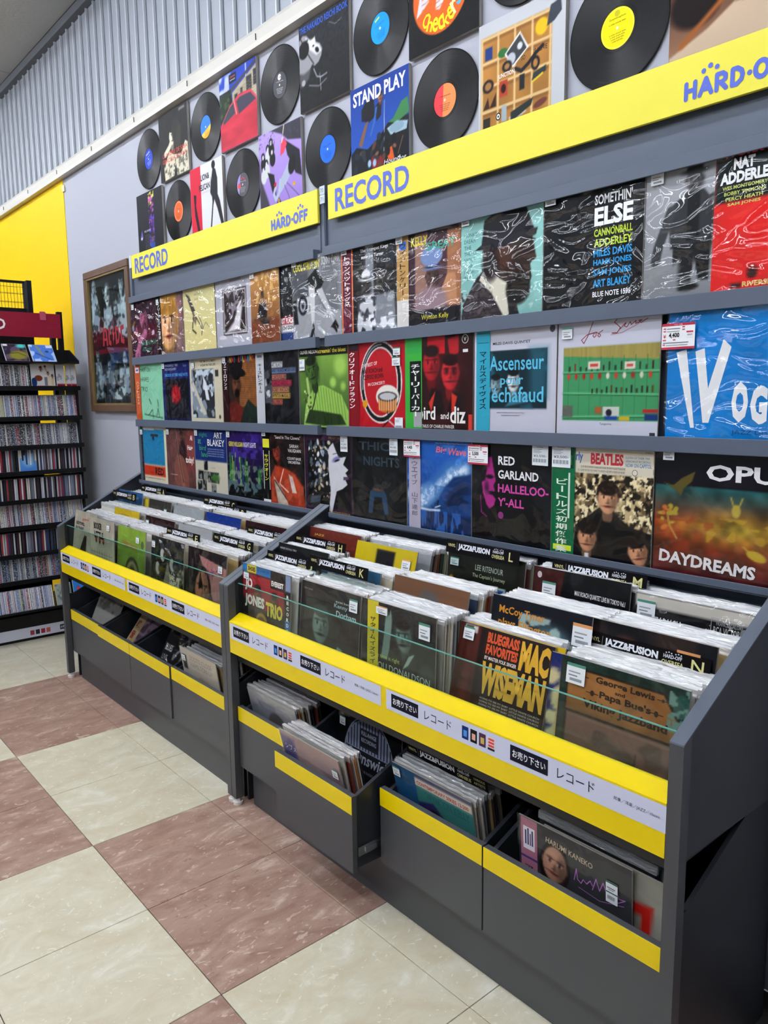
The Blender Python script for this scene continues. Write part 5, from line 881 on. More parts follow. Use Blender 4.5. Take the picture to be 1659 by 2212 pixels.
    a = Art('#26272b', 96); a.g('#1c1d20', '#34353a').n(30, 30, .18).p([(.0, .84), (.08, .88), (.16, .86), (.22, .80), (.28, .77), (.33, .80), (.35, .73), (.43, .69), (.48, .62), (.46, .55), (.40, .49), (.32, .47), (.27, .50), (.20, .44), (.10, .40), (.0, .46)], '#9c9ca0', .02).p([(.14, .84), (.24, .78), (.33, .79), (.35, .72), (.42, .68), (.46, .60), (.36, .58), (.22, .68)], '#dcdcde', .03).e(.10, .71, .11, .10, '#17171a', 0, .02).l([(.06, .78), (.18, .80)], .02, '#2a2a2c', .02).e(.375, .635, .045, .028, '#141416', -35, .012).e(.30, .70, .02, .012, '#3a3a3e', 0, .01).p([(.0, .46), (.1, .44), (.24, .46), (.2, .36), (.08, .30), (0, .3)], '#5c5c60', .04).l([(.02, .88), (.2, .62), (.3, .5)], .012, '#1a1a1c', .02).l([(.3, .44), (.36, .34), (.44, .31), (.56, .32)], .012, '#c8c8cc', .02).l([(.2, .28), (.4, .22), (.55, .26)], .01, '#a8a8ac', .02).l([(.42, .36), (.44, .16)], .008, '#c0c0c4').l([(.62, .86), (.74, .8), (.86, .82)], .008, '#8a8a8e').e(.08, .34, .04, .035, '#a8a8ac')
    a.t('THE NAKAIDO REICHI BOOK', .02, .90, .075, '#2c55b8', w=.96, b=.02)
    ws('dark photo cover of a face looking up with blue title line', a, 5, zu)
    a = Art('#2b5cb4', 96); a.g('#3a6cc0', '#234a9a').p([(.2, .74), (.3, .84), (.42, .80), (.44, .62), (.34, .58), (.2, .62)], '#24262c', .01).p([(.0, .3), (.1, .36), (.3, .3), (.5, .38), (.66, .5), (1, .5), (1, 0), (0, 0)], '#22262c', .01).p([(.14, .38), (.26, .58), (.32, .60), (.2, .34)], '#8a6650').p([(.44, .72), (.56, .78), (.54, .6), (.46, .56)], '#2a2c34').face(.53, .80, .05, '#b08060', '#181818').l([(.46, .7), (.42, .56), (.36, .44)], .03, '#3a72b8').l([(.60, .74), (.585, .22)], .008, '#c8ccd4').p([(.66, .5), (.74, .52), (.88, .66), (.98, .68), (1, .52), (.8, .46)], '#4c8a5a').p([(.64, .44), (.8, .48), (.98, .44), (.96, .36), (.7, .36)], '#a8c0cc').e(.8, .42, .12, .05, '#90aab8').p([(.36, .2), (.5, .24), (.58, .12), (.54, 0), (.38, 0)], '#8e2430').p([(.62, .22), (.72, .24), (.76, .1), (.66, .1)], '#d86a30').dots(26, (.02, .05, .95, .40), .035, ['#1a1c20', '#6a4a3a', '#8a6a50', '#2a3a44', '#39424a'], 6, 1.3).e(.33, .14, .03, .04, '#a8c4dc').e(.42, .13, .03, .04, '#a8c4dc').l([(.9, .3), (.82, .14)], .012, '#8a6a50')
    a.t('STAND PLAY', .05, .80, .15, '#eef0f4', w=.90, b=.03).t('Hound', .58, .07, .05, '#e8e8ec', w=.26, sk=.3).t('Dog', .80, .05, .06, '#e8e8ec', w=.14, sk=.3)
    ws('blue rock-stage cover with tall white title', a, 6, zl)
    a = Art('#17171a', 84); a.n(20, 20, .2).e(.47, .52, .40, .40, '#d8702c').p([(.2, .66), (.36, .74), (.36, .5), (.2, .4), (.12, .36)], '#d8d4da', .01).p([(.6, .78), (.72, .8), (.7, .56), (.84, .5), (.66, .46)], '#d0ccd4', .01).p([(.44, .62), (.54, .62), (.6, .5), (.46, .34), (.40, .36)], '#dcd8de', .01).face(.48, .66, .05, '#e0b898', '#241818').face(.30, .78, .05, '#e0b898', '#241818').face(.64, .84, .05, '#e0b898', '#241818')
    for x0, x1 in ((.42, .46), (.62, .66), (.24, .3)):
        for i in range(6): a.l([(x0 - .04, .36 + i * .05), (x1 + .04, .38 + i * .05)], .008, '#c07048')
    for i, (ch, ang) in enumerate(zip('Checkers', (-46, -30, -14, 2, 16, 30, 44, 58))): t_ = R_(ang - 90 - 4); a.t(ch, .45 + .34 * math.cos(t_), .48 + .34 * math.sin(t_), .14, ('#ecd820', '#ecd820', '#ecd820', '#ecd820', '#ecd820', '#ecd820', '#e8e0a0', '#48a8d8')[i], w=.085, rot=ang * .7, b=.02)
    ws('black cover with an orange disc of dancers and yellow letters', a, 7, zu)
    a = Art('#c9ccd0', 110); a.r(.03, .0, .86, .88, '#b58648').n(4, 4, .1, 3, (.03, 0, .86, .88))
    for i in range(5): a.r(.03 + i * .2, .0, .055 + i * .2, .88, '#dcc090')
    for j in range(5): a.r(.03, j * .215 - .01, .86, j * .215 + .015, '#dcc090')
    for i in range(4):
        for j in range(4): a.r(.055 + i * .2, .175 + j * .215, .23 + i * .2, .205 + j * .215 - .005, '#8a6238', .02, a=.7)
    a.e(.745, .76, .07, .07, '#e4c02a', 0, .02).r(.08, .67, .17, .78, '#2c4a8c', .01).e(.30, .68, .06, .04, '#3c7a44').p([(.32, .66), (.50, .80), (.60, .64), (.42, .52)], '#eef0f2').p([(.34, .66), (.50, .78), (.58, .64), (.42, .54)], '#4c5054').e(.40, .60, .05, .05, '#c4c8d0').e(.50, .68, .03, .03, '#d8dade').p([(.80, .74), (.84, .90), (.95, .92), (.96, .82), (.88, .76)], '#4a4f5a').r(.26, .30, .36, .44, '#b85038').e(.31, .37, .03, .04, '#3a2420').e(.12, .44, .07, .06, '#3a2c2c').e(.12, .44, .04, .035, '#a88050').p([(.06, .24), (.12, .34), (.14, .24), (.22, .36), (.22, .24)], '#4a3026').e(.35, .55, .06, .05, '#38302e').e(.35, .55, .03, .025, '#a88050').l([(.45, .5), (.52, .46), (.6, .5), (.68, .56), (.76, .6)], .035, '#2c2c34').e(.68, .48, .05, .06, '#2a2a30').e(.68, .48, .025, .035, '#b58648').r(.50, .30, .56, .43, '#2e3234').p([(.64, .34), (.8, .38), (.8, .43), (.66, .4)], '#3a4648').l([(.65, .33), (.76, .37)], .018, '#dcc834').r(.06, .04, .15, .16, '#3a3430').r(.10, .03, .17, .06, '#d8d8d8').ce(.25, .14, .03, .035, '#1a1c20').ce(.25, .14, .02, .024, '#e8e8e8').ce(.25, .14, .009, .011, '#333').r(.29, .08, .35, .22, '#a8b4bc').p([(.38, .1), (.58, .15), (.58, .1), (.38, .04)], '#c8c4c0').p([(.40, .05), (.64, .14), (.66, .2), (.40, .14)], '#36403e').e(.74, .13, .08, .03, '#7a4a40', 14)
    a.t('SO', .52, .545, .04, '#222', w=.045, b=.01).t('IS LOVE', .66, .56, .04, '#222', w=.15, b=.01).t('JUNCTION', .24, .455, .05, '#e8e8e4', w=.2, b=.02)
    ws('pale cover picturing a wooden box of small compartments', a, 8, zl, w=.322)
    a = Art('#6a4030', 84); a.g('#a88268', '#38241e').p([(0, 0), (1, 0), (1, .24), (.5, .34), (.3, .22), (0, .1)], '#cdb8a2', .02).e(.2, .42, .2, .16, '#241614', 0, .05).e(.16, .56, .05, .05, '#c88c84', 0, .02).e(.44, .5, .06, .1, '#b0703c', 0, .03).e(.66, .62, .06, .1, '#d8a47c', 0, .02).p([(.84, .4), (1, .4), (1, .9), (.8, .8)], '#1a1412', .04).dots(16, (.3, .4, .9, .8), .04, ['#c89a68', '#4a2a20', '#e0c8a8', '#8a4a30'], 4, so=.02).l([(.1, .16), (.4, .38)], .04, '#a86a34', .03)
    ws('warm brown painting-like cover cut off at the right edge', a, 10, zl, w=.325)
def framed_poster():
    x0, x1, z0, z1, y = -2.585, -1.885, 1.452, 2.322, .5565
    t = thing('framed_poster', 'tall rock band poster in a brown wooden frame on the grey wall', 'picture', ((x0 + x1) / 2, y, z0)); w = x1 - x0; h = z1 - z0
    fr = MB(); f = .042
    for (a0, a1, b0, b1) in ((-w / 2, w / 2, 0, f), (-w / 2, w / 2, h - f, h), (-w / 2, -w / 2 + f, f, h - f), (w / 2 - f, w / 2, f, h - f)): fr.box(a0, a1, -.028, 0, b0, b1, b=.003)
    fr.obj('frame', mat('brown_frame_wood', '#5d4330', .4, noise=(14, .3)), t)
    inn = MB(); g = f; k = .010
    for (a0, a1, b0, b1) in ((-w / 2 + g, w / 2 - g, g, g + k), (-w / 2 + g, w / 2 - g, h - g - k, h - g), (-w / 2 + g, -w / 2 + g + k, g + k, h - g - k), (w / 2 - g - k, w / 2 - g, g + k, h - g - k)): inn.box(a0, a1, -.024, -.006, b0, b1)
    inn.obj('gilt_inner_edge', mat('dull_gold', '#8a7448', .4, metal=.5), t)
    a = Art('#1b1c20', 110, asp=(w - .1) / (h - .1)); a.r(0, .42, 1, .62, '#5a1420', .02).r(0, .40, 1, .44, '#7a1a28')
    G, D, Wt = '#9fa5b2', '#2a2c33', '#d8dce6'
    a.face(.12, .92, .07, G, D, hairstyle='long').p([(.02, .58), (.04, .9), (.2, .86), (.26, .72), (.2, .58)], '#a8b0c2', .02).face(.46, .84, .075, Wt, '#5a5e68', hairstyle='afro').p([(.32, .58), (.36, .74), (.56, .76), (.62, .58)], '#b0b6c4', .02).face(.82, .9, .07, G, '#202226').p([(.64, .56), (.66, .78), (.96, .82), (.98, .6), (.9, .5)], '#bcc2d0', .02).face(.66, .70, .06, G, D, hairstyle='long')
    a.nz(12, 18, .62, '#1d1f25', 4, (0, .44, 1, .9), a=.6).nz(16, 22, .66, '#e8ecf4', 14, (0, .5, 1, .9), a=.5)
    a.face(.12, .40, .05, G, D).p([(.02, .04), (.06, .34), (.2, .34), (.26, .2), (.2, .04)], '#8d94a4', .02).p([(.12, .2), (.5, .38), (.6, .3), (.4, .2)], '#3a5a86', .03, a=.8).face(.42, .32, .05, G, D).p([(.3, .05), (.34, .26), (.52, .26), (.56, .05)], '#7e8596', .02).face(.82, .34, .06, G, '#202226', hairstyle='long').p([(.62, .06), (.68, .28), (.96, .28), (1, .05)], '#a4aabb', .02).e(.66, .08, .14, .05, Wt, 10, .02).nz(12, 20, .6, '#1d1f25', 24, (0, .04, 1, .36), a=.6).nz(14, 24, .64, '#dfe4ee', 34, (0, .04, 1, .34), a=.5).r(0, 0, 1, .035, '#25262c')
    a.cp([(.28, .46), (.31, .60), (.40, .60), (.42, .46), (.385, .46), (.38, .50), (.33, .50), (.32, .46)], '#b83a44'); a.cp([(.335, .52), (.375, .52), (.37, .57), (.345, .57)], '#1b1c20'); a.cp([(.44, .47), (.44, .59), (.50, .60), (.51, .57), (.475, .56), (.475, .50), (.51, .49), (.50, .455)], '#b83a44')
    a.cp([(.54, .55), (.57, .60), (.59, .60), (.575, .555), (.60, .555), (.545, .46), (.56, .53)], '#c84a50'); a.cp([(.62, .46), (.62, .60), (.70, .59), (.73, .53), (.70, .47)], '#b83a44'); a.cp([(.655, .49), (.655, .57), (.685, .56), (.695, .53), (.685, .5)], '#1b1c20'); a.cp([(.75, .47), (.75, .59), (.83, .605), (.84, .57), (.785, .56), (.785, .50), (.84, .49), (.83, .455)], '#b83a44')
    o = link('poster_print', a.mesh('poster_print', w - .09, h - .09, PRINT), t); o.location = (0, -.006, .045)
    MB().box(-w / 2 + .045, w / 2 - .045, -.014, -.012, .045, h - .045).obj('glass', GLASS, t)

# ================================================================== BIN RECORDS
PALS = ['#c9c4b8', '#2a2824', '#8a8478', '#3a3c44', '#b0a890', '#5a4438', '#1c1e22', '#94908a', '#d8d4cc', '#6a6058', '#7a3a30', '#2c3c54', '#a08858', '#4a4a4c', '#c0b8a4', '#3c5248', '#b8742c', '#8c8e94']
def card_mat():
    if 'objcard' in MATS: return MATS['objcard']
    m = bpy.data.materials.new('sleeve_any_colour'); m.use_nodes = True; N, L = m.node_tree.nodes, m.node_tree.links; oi = N.new('ShaderNodeObjectInfo'); L.new(oi.outputs['Color'], N['Principled BSDF'].inputs['Base Color']); N['Principled BSDF'].inputs['Roughness'].default_value = .5; MATS['objcard'] = m; return m
def filed_meshes():
    out = []
    for s in range(6):
        rn = random.Random(s + 40); m = MB().box(-.1575, .1575, 0, .0042, 0, .315, 0, b=.0004)
        n = 14; top = .3215 + rn.uniform(-.001, .003)
        for side, yy in ((0, -.0012), (1, .0056)):
            vs = []
            for i in range(n + 1):
                x = -.161 + i * .322 / n; k = rn.uniform(-.0012, .0012)
                vs += [(x, yy, .30), (x, yy + k, top - .006), (x, (.0022 if side == 0 else .0026) + k * 2 + (side - .5) * .001, top + rn.uniform(-.0016, .0014))]
            fs = []
            for i in range(n):
                for j in range(2): fs.append((i * 3 + j, i * 3 + j + 1, i * 3 + j + 4, i * 3 + j + 3))
            m.add(vs, fs, 1)
        me = m.mesh('record', [card_mat(), FILMT]); out.append(me)
    return out
FILED = None
def filed(n, x0, y0, z0, dy, dz, lean, rn, label, group, stuff=None):
    """n sleeves filed one behind another"""
    global FILED
    if FILED is None: FILED = filed_meshes()
    for i in range(n):
        me = rn.choice(FILED); c = lin(rn.choice(PALS)); ln = lean + rn.uniform(-1.0, 1.0) * (1 if dy > .007 else .4)
        loc = Vector((x0 + .1575 + rn.uniform(-.005, .006), y0 + dy * i, z0 + dz * i + rn.uniform(-.002, .003)))
        if stuff is not None:
            Mx = Matrix.Translation(loc) @ Matrix.Rotation(R_(-ln), 4, 'X'); vs = [tuple(Mx @ v.co) for v in me.vertices]
            stuff.add(vs, [tuple(p.vertices) for p in me.polygons], 0, c)
            k = len(stuff.m) - len(me.polygons)
            for q, p in enumerate(me.polygons): stuff.m[k + q] = p.material_index
            continue
        o = link('record', me); o.location = loc; o.rotation_euler = (R_(-ln), 0, 0); o.color = (*c, 1); tag(o, label, 'record', group)
def divider(letter, label, x0, y, ztop, w=.318, word_='JAZZ&FUSION', sub='OVERSEA', lean=8, low=.30):
    t = thing('divider_card', label, 'divider', (x0 + w / 2, y - low * math.sin(R_(lean)), ztop - low * math.cos(R_(lean))), (R_(-lean), 0, 0), 'lettered genre dividers')
    MB().box(-w / 2, w / 2, .0003, .0018, 0, low - .001).obj('acrylic_sheet', GLASS, t)
    a = Art('#1d1a1c', 12, asp=w / .040); a.t('VINYL', .025, .46, .24, '#cfc88a', w=.11, b=.02).q(.155, .25, .158, .85, '#8a8a90').t(word_, .175, .24, .56, '#e8eaf2', w=.44, b=.05).t('HARD-OFF', .655, .56, .22, '#d0d2da', w=.14, b=.03).t(sub, .645, .18, .28, '#cfc88a', w=.165, b=.02)
    for i in range(6): a.ce(.675 + i * .02 + (.012 if i > 2 else 0), .86 + (.04 if i % 3 == 1 else 0), .006, .04, '#d0d2da', 8)
    if letter: a.t(letter, .865, .16, .66, '#d8d290', w=.09 if letter in 'MN' else .055 if letter in 'JL' else .07, b=.01)
    else: a.t('VARIOUS', .84, .55, .2, '#cfc88a', w=.13).t('ARTISTS', .84, .22, .2, '#cfc88a', w=.13)
    o = link('header_strip', a.mesh('header_strip', w, .040, PRINTG), t); o.location = (0, 0, low - .041)
def bins():
    rn = random.Random(12); GR = 'records filed in the browser bins'
    def F(n, x0, y0, z0, where, dy=.0078, dz=.0004, lean=10, stuff=None): filed(n, x0, y0, z0, dy, dz, lean, rn, 'record filed behind the front one, %s' % where, 'records filed in the %s' % where, stuff)
    H = .315
    def FR(label, art, x0, ytop, ztop, lean=10, **k):
        c, s = math.cos(R_(lean)), math.sin(R_(lean)); return record(label, art, x0, ztop - H * c, ytop - H * s, lean=lean, group=GR, **k)
    B = {}
    # ---- near unit, front row
    a = Art('#2a2624', 96); a.p([(0, .9), (.88, .9), (.88, .55), (.3, .5), (0, .62)], '#a02a34', .05).r(0, .91, .6, 1, '#2a78b0').r(.1, .91, .3, 1, '#d0c03a').r(.6, .80, .88, .93, '#1a1a1c').r(.9, .5, 1, 1, '#1a1a1c').r(.9, 0, 1, .5, '#2f74b4').face(.33, .68, .1, '#8a5a40', '#1c1210').face(.68, .66, .09, '#7a5040', '#1c1210').p([(.22, .36), (.28, .56), (.42, .56), (.5, .36)], '#3a3634', .02).p([(.58, .36), (.62, .55), (.76, .55), (.8, .36)], '#44403c', .02).e(.42, .38, .12, .10, '#a88a3c').e(.42, .38, .08, .06, '#7a5c2c').l([(.1, .05), (.3, .2)], .04, '#4a2a24')
    a.t('JO', .06, .69, .155, '#e8e4de', w=.16, b=.05).t('JONES', .06, .50, .155, '#e8e4de', w=.42, b=.05).t('TRIO', .51, .47, .165, '#d8c838', w=.34, b=.05).t('EVEREST', .62, .83, .06, '#e8e4de', w=.24, b=.04).t('SHOES', .12, .93, .05, '#1a1a1c', w=.16, b=.04).t('JO JONES TRIO', .34, .94, .035, '#143a5c', w=.24, b=.02)
    for i, ch in enumerate('RECORDS'): a.t(ch, .925, .74 - i * .062, .04, '#e8e4de', w=.045, b=.04)
    a.r(.9, .82, 1, 1, '#8a9ab8')
    FR('red record of three musicians, bold white and yellow capitals, behind the glass', a, .100, .066, .930, 3, tags=[('w', .05, .94, .036, .036, '')]); F(12, .100, .070, .606, 'front bin next to the joint', lean=4)
    a = Art('#3d3c3b', 96); a.n(6, 6, .1).p([(0, 1), (.3, 1), (1, .5), (1, .4), (.2, .9)], '#302f2e', .05).face(.36, .58, .19, '#7e8e88', '#4a524e', '#22282a', so=.02).p([(0, 0), (.0, .3), (.2, .40), (.5, .36), (.7, .2), (.7, 0)], '#3a4440', .03).p([(.60, .28), (.66, .42), (.74, .40), (.72, .26)], '#9ab0a6', .01)
    a.t('NEW JAZZ', .04, .91, .022, '#8a8a88', w=.16).t('quiet kenny', .60, .86, .03, '#b8c4c4', w=.28).t('Kenny', .58, .80, .055, '#8fb0b4', w=.22, b=.01).t('Dorham', .62, .725, .06, '#9fc0c0', w=.32, b=.01)
    FR('charcoal record with a pale green face and small lettering, behind the glass', a, .432, .100, .918, 5, tags=[('w', .84, .95, .040, .040, '')]); F(12, .44, .085, .604, 'second bin from the joint, front row', lean=5)
    a = Art('#25292a', 96); a.nz(4, 4, .6, '#33383a', 4).face(.59, .74, .14, '#6e827c', '#141818', '#0e1212', look=-.7, tilt=8, so=.02).p([(.34, .9), (.36, .97), (.39, .9), (.41, .97), (.43, .86), (.40, .6), (.37, .48), (.28, .48), (.32, .7)], '#7e948c', .01).p([(.5, .36), (.62, .58), (.8, .62), (1, .52), (1, .3)], '#2c3231', .03).p([(.58, .44), (.66, .58), (.74, .62), (.66, .5)], '#9ab0a8', .01).e(.9, .45, .1, .1, '#454a4a', 0, .05)
    a.t('the time is right', .18, .47, .05, '#a8c058', w=.36).t('LOU DONALDSON', .20, .375, .065, '#b0c4bc', w=.74)
    FR('black record of a smiling man in profile with a yellow obi, behind the glass', a, .795, .066, .932, 2, obi=(obi_art('#cfc32e', 'ザタイムイズライト', '#22262a', h=.05, ytop=.86), .028, .05), tags=[('w', .80, .93, .044, .046, ''), ('g', .22, .97, .05, .024, '')]); F(13, .80, .070, .608, 'middle bin of the near unit, front row', lean=3)
    a = Art('#432a24', 96); a.r(0, 0, .30, 1, '#5a2c24').n(14, 2, .18, 4).r(.24, .0, .30, 1, '#2a1c1a', .02).r(.30, 0, 1, .18, '#4c362c').r(.30, .18, 1, 1, '#33241f', .02).l([(.0, .1), (.1, .2), (.16, .02)], .016, '#b04a38').l([(.05, .02), (.2, .12)], .012, '#b04a38')
    a.t('BLUEGRASS', .32, .885, .09, '#c8502c', w=.34, b=.05).t('FAVORITES', .32, .79, .085, '#c8502c', w=.34, b=.05).t('MAC', .68, .74, .24, '#d0a032', w=.29, b=.06).t('BY MASTER FOLK SINGER', .32, .745, .03, '#e8e0d4', w=.34, b=.02).t('WISEMAN', .31, .46, .27, '#d0a032', w=.66, b=.06)
    for i in range(5): a.t('GOING TO SEE MY BABY  LITTLE WHITE CHURCH', .34, .42 - i * .026, .014, '#c8beb0', w=.62)
    a.r(.06, .93, .2, .99, '#d8d4d0').r(.07, .94, .15, .98, '#1c1614')
    FR('brown record with huge ochre and orange capitals, leaning back behind the glass', a, 1.126, .146, .915, 14, tags=[('w', .06, .97, .038, .034, '')]); 
    a = Art('#d8b820', 24); a.r(.7, .1, 1, .3, '#b03a30').t('JAZZ', .8, .7, .06, '#333', w=.15)
    record('yellow record peeping out behind the brown one', a, 1.150, .606, .094, lean=11, group=GR, tags=[('w', .93, .95, .03, .03, '')])
    F(9, 1.13, .106, .606, 'fourth bin from the joint, front row', lean=10)
    a = Art('#22306e', 40); a.dots(9, (.02, 0, .12, .95), .07, ['#cfc49a'], 3, 1.0).r(.1, .3, 1, .8, '#c8a040')
    record('blue and cream scalloped record behind the parchment coloured one', a, 1.468, .612, .052, lean=8, group=GR)
    a = Art('#263c34', 110); a.n(30, 30, .25, 5).p([(.06, 0), (.06, .88), (.12, .94), (.84, .94), (.92, .82), (.94, .8), (.94, 0)], '#221c1a').p([(.07, .62), (.07, .86), (.13, .925), (.82, .925), (.90, .81), (.93, .78), (.93, .62)], '#946a3c').n(5, 5, .12, 8, (.07, .62, .93, .93)).r(.08, 0, .93, .60, '#84645a').nz(5, 6, .5, '#665048', 4, (.08, 0, .93, .60)).p([(.08, .60), (.93, .60), (.93, .57), (.08, .585)], '#8f6f62')
    a.e(.95, .88, .06, .08, '#2f5a50').nz(20, 20, .55, '#6a8a80', 7, (.86, .7, 1, 1)).p([(.5, .38), (.66, .40), (.66, .32), (.52, .32)], '#3c302c').l([(.66, .46), (.66, .34)], .008, '#221a18')
    for tt, x, y, h_, w_ in (('George Lewis', .30, .855, .06, .46), ('and', .46, .825, .025, .08), ('Papa Bue\'s', .34, .755, .065, .40), ('Viking Jazzband', .21, .655, .08, .66)): a.t(tt, x, y, h_, '#2c2018', w=w_, b=.035)
    for sx in (.2, .82): a.cs([(sx - .04, .885), (sx + .04, .885)], .006, '#2c2018').ce(sx, .885, .012, .012, '#2c2018')
    for sx in (.28, .78): a.cs([(sx - .05, .785), (sx + .05, .785)], .006, '#2c2018').ce(sx, .785, .016, .02, '#2c2018')
    FR('green bordered parchment record with old-style black lettering behind the glass', a, 1.500, .092, .926, 7, tags=[('w', .06, .96, .05, .046, '')]); F(12, 1.492, .078, .604, 'front bin beside the near end panel', lean=8)
    # ---- near unit, middle row
    a = Art('#202226', 32); a.t('HERBIE NICHOLS TRIO', .04, .93, .022, '#b8b8bc', w=.34)
    FR('dark record with tiny white title below the divider H', a, .100, .225, .985, 10); F(9, .10, .192, .660, 'middle row bin next to the joint', lean=9)
    a = Art('#37627c', 56); a.n(8, 8, .05).p([(.38, .62), (.48, .74), (.58, .70), (.68, .74), (.66, .6), (.5, .5)], '#8a2440', .01).t('J. C. HIGGINBOTHAM', .1, .84, .04, '#7a98ac', w=.36).t('RELAXIN', .66, .80, .035, '#7a98ac', w=.24)
    FR('steel blue record with a crimson shape, behind the divider K', a, .395, .212, .965, 10, tags=[('w', .86, .82, .048, .05, '')]); F(9, .43, .185, .646, 'second bin from the joint, middle row', lean=9)
    a = Art('#8a6850', 56); a.g('#a87858', '#7a5a44').n(2, 24, .06, 4).face(.5, .70, .2, '#c09a88', '#6a6460', '#3a2420').e(.28, .78, .06, .04, '#a03a34')
    FR('tan record with grey haired head, middle row of the near unit', a, .785, .205, .978, 10); F(10, .79, .188, .654, 'middle bin of the near unit, middle row', lean=9)
    a = Art('#1a1e2a', 72); a.e(.62, .55, .30, .30, '#5a7a80', 0, .1).nz(9, 9, .5, '#a4b8b4', 5, (.3, .3, .9, .9)).face(.6, .3, .2, '#202428', '#0e1014').t('McCoy Tyner', .08, .84, .085, '#c8862c', w=.48, b=.02).t('plays Ellington', .08, .73, .09, '#c8862c', w=.55, b=.02).ce(.91, .70, .05, .05, '#d8d4c8')
    FR('navy record with orange title and a frosted cloud shape', a, 1.188, .205, .992, 8, tags=[('o', .84, .93, .056, .056, '')]); F(11, 1.19, .19, .668, 'fourth bin from the joint, middle row', lean=8)
    a = Art('#17181c', 48); a.nz(4, 4, .55, '#3a2c2a', 4).e(.3, .8, .12, .12, '#6a4238', 0, .06)
    FR('dark record partly hidden by the divider N', a, 1.487, .225, .985, 9, tags=[('o', .72, .92, .054, .05, '')]); F(10, 1.49, .205, .662, 'middle row bin beside the near end panel', lean=9)
    # ---- near unit, back row
    a = Art('#7a3a30', 32); a.t('JAZZ', .1, .9, .03, '#d8c040', w=.2)
    FR('brown record at the back next to the joint', a, .100, .37, 1.028, 8); F(9, .10, .345, .710, 'back row bin next to the joint', lean=7)
    a = Art('#c8b61e', 56); a.p([(.0, .4), (.2, .62), (.34, .6), (.3, .3)], '#1c1a20', .01).r(.36, 0, .66, .95, '#1b1820').t('JOE ALBANY', .39, .70, .09, '#dcdce0', w=.25, b=.03).t('SOLO PIANO', .70, .70, .03, '#3a3418', w=.2).r(.38, .5, .64, .6, '#1c2458')
    FR('yellow and black record with condensed white name, back row', a, .425, .345, 1.020, 14, tags=[('o', .80, .90, .040, .034, '')]); F(11, .43, .345, .704, 'second bin from the joint, back row', lean=10)
    a = Art('#2d2922', 72); a.r(.25, .0, .78, .70, '#dfe2e4').r(.27, .0, .76, .68, '#2a5c9c').g('#4a8ac4', '#1c4a90', box=(.27, .0, .76, .68)).l([(.35, .66), (.33, .3)], .03, '#c8d0d8').l([(.68, .6), (.6, .2)], .04, '#8fa8c0').l([(.36, .62), (.7, .58)], .008, '#1c2a44').e(.06, .70, .03, .035, '#b8842c')
    a.t('LEE RITENOUR', .38, .83, .055, '#cfcfc4', w=.36).t("The Captain's Journey", .35, .75, .05, '#cfc8a4', w=.42)
    FR('dark brown record with a blue harbour picture below divider L', a, .820, .405, 1.040, 6, tags=[('w', .05, .95, .036, .036, '')]); F(9, .80, .38, .712, 'middle bin of the near unit, back row', lean=7)
    a = Art('#191a1d', 72); a.p([(0, 1), (.34, 1), (.3, .7), (.36, .5), (.3, .3), (0, .3)], '#4f2322', .01).nz(3, 5, .6, '#2a2b30', 4, (.4, .3, 1, 1)).e(.66, .52, .2, .22, '#4a2e22', 0, .02).n(40, 40, .15, 3).l([(.33, .6), (.37, .5)], .02, '#b86a24').t('MAX ROACH QUARTET LIVE IN TOKYO Vol.1', .46, .80, .05, '#e0e0e2', w=.50, b=.02, rot=-1).ce(.07, .93, .025, .03, '#c8b8b8')
    FR('black and maroon record with an afro head and white line of title', a, 1.165, .405, 1.036, 6, tags=[('w', .12, .88, .046, .044, '')]); F(8, 1.165, .385, .712, 'fourth bin from the joint, back row', lean=6)
    a = Art('#17181b', 72); a.r(0, .9, 1, 1, '#cfcac0').t('MARTY PAICH', .06, .745, .09, '#e0e0e2', w=.34, b=.03).t('AND HIS JAZZ PIANO QUARTET', .42, .70, .065, '#8d9094', w=.54, b=.01).t('FRANCIS GALORE', .68, .87, .03, '#9a9c9e', w=.2).t('RCA VICTOR', .66, .80, .06, '#b8bab8', w=.2).cs([(.64, .78), (.93, .78), (.93, .92), (.64, .92), (.64, .78)], .004, '#9a9c9e').ce(.89, .84, .03, .04, '#7a7c7e')
    FR('black record with white name line and framed emblem, back row by the near end panel', a, 1.500, .395, 1.022, 5, tags=[('w', .03, .95, .05, .046, '')], film='wrinkled'); F(9, 1.49, .375, .700, 'back row bin beside the near end panel', lean=6)
    # ---- far unit
    a = Art('#b5b0a2', 48); a.n(5, 5, .06).t('BUD POWELL', .08, .76, .06, '#2a2826', w=.4, b=.04).t('IN PARIS', .08, .68, .06, '#2a2826', w=.36, b=.04).l([(.36, .86), (.62, .88)], .02, '#b84a40').p([(.3, 0), (.36, .4), (.5, .62), (.6, .6), (.62, 0)], '#3c342a', .02)
    FR('cream record with black lettering in the farthest front bin', a, -1.665, .076, .945, 8); 
    a = Art('#b9b4a6', 72); a.n(5, 5, .05).t('BOOKER', .16, .82, .11, '#2c2a28', w=.34, b=.05).t('LITTLE', .18, .68, .11, '#2c2a28', w=.38, b=.05)
    for i in range(3): a.e(.26 + i * .15, .66, .04, .055, '#44302c').e(.26 + i * .15, .68, .04, .04, '#a84a40')
    for i in range(7): a.l([(.04 + .1 * (i % 3), .12 + i * .055), (.9 - .08 * (i % 2), .12 + i * .055)], .006, '#5a5852').l([(.2 + i * .1, .1 + .04 * (i % 3)), (.2 + i * .1, .5)], .005, '#5a5852')
    FR('cream record with a line diagram and three red dots behind the glass', a, -1.405, .058, .938, 3, tags=[('w', .74, .95, .034, .03, '')])
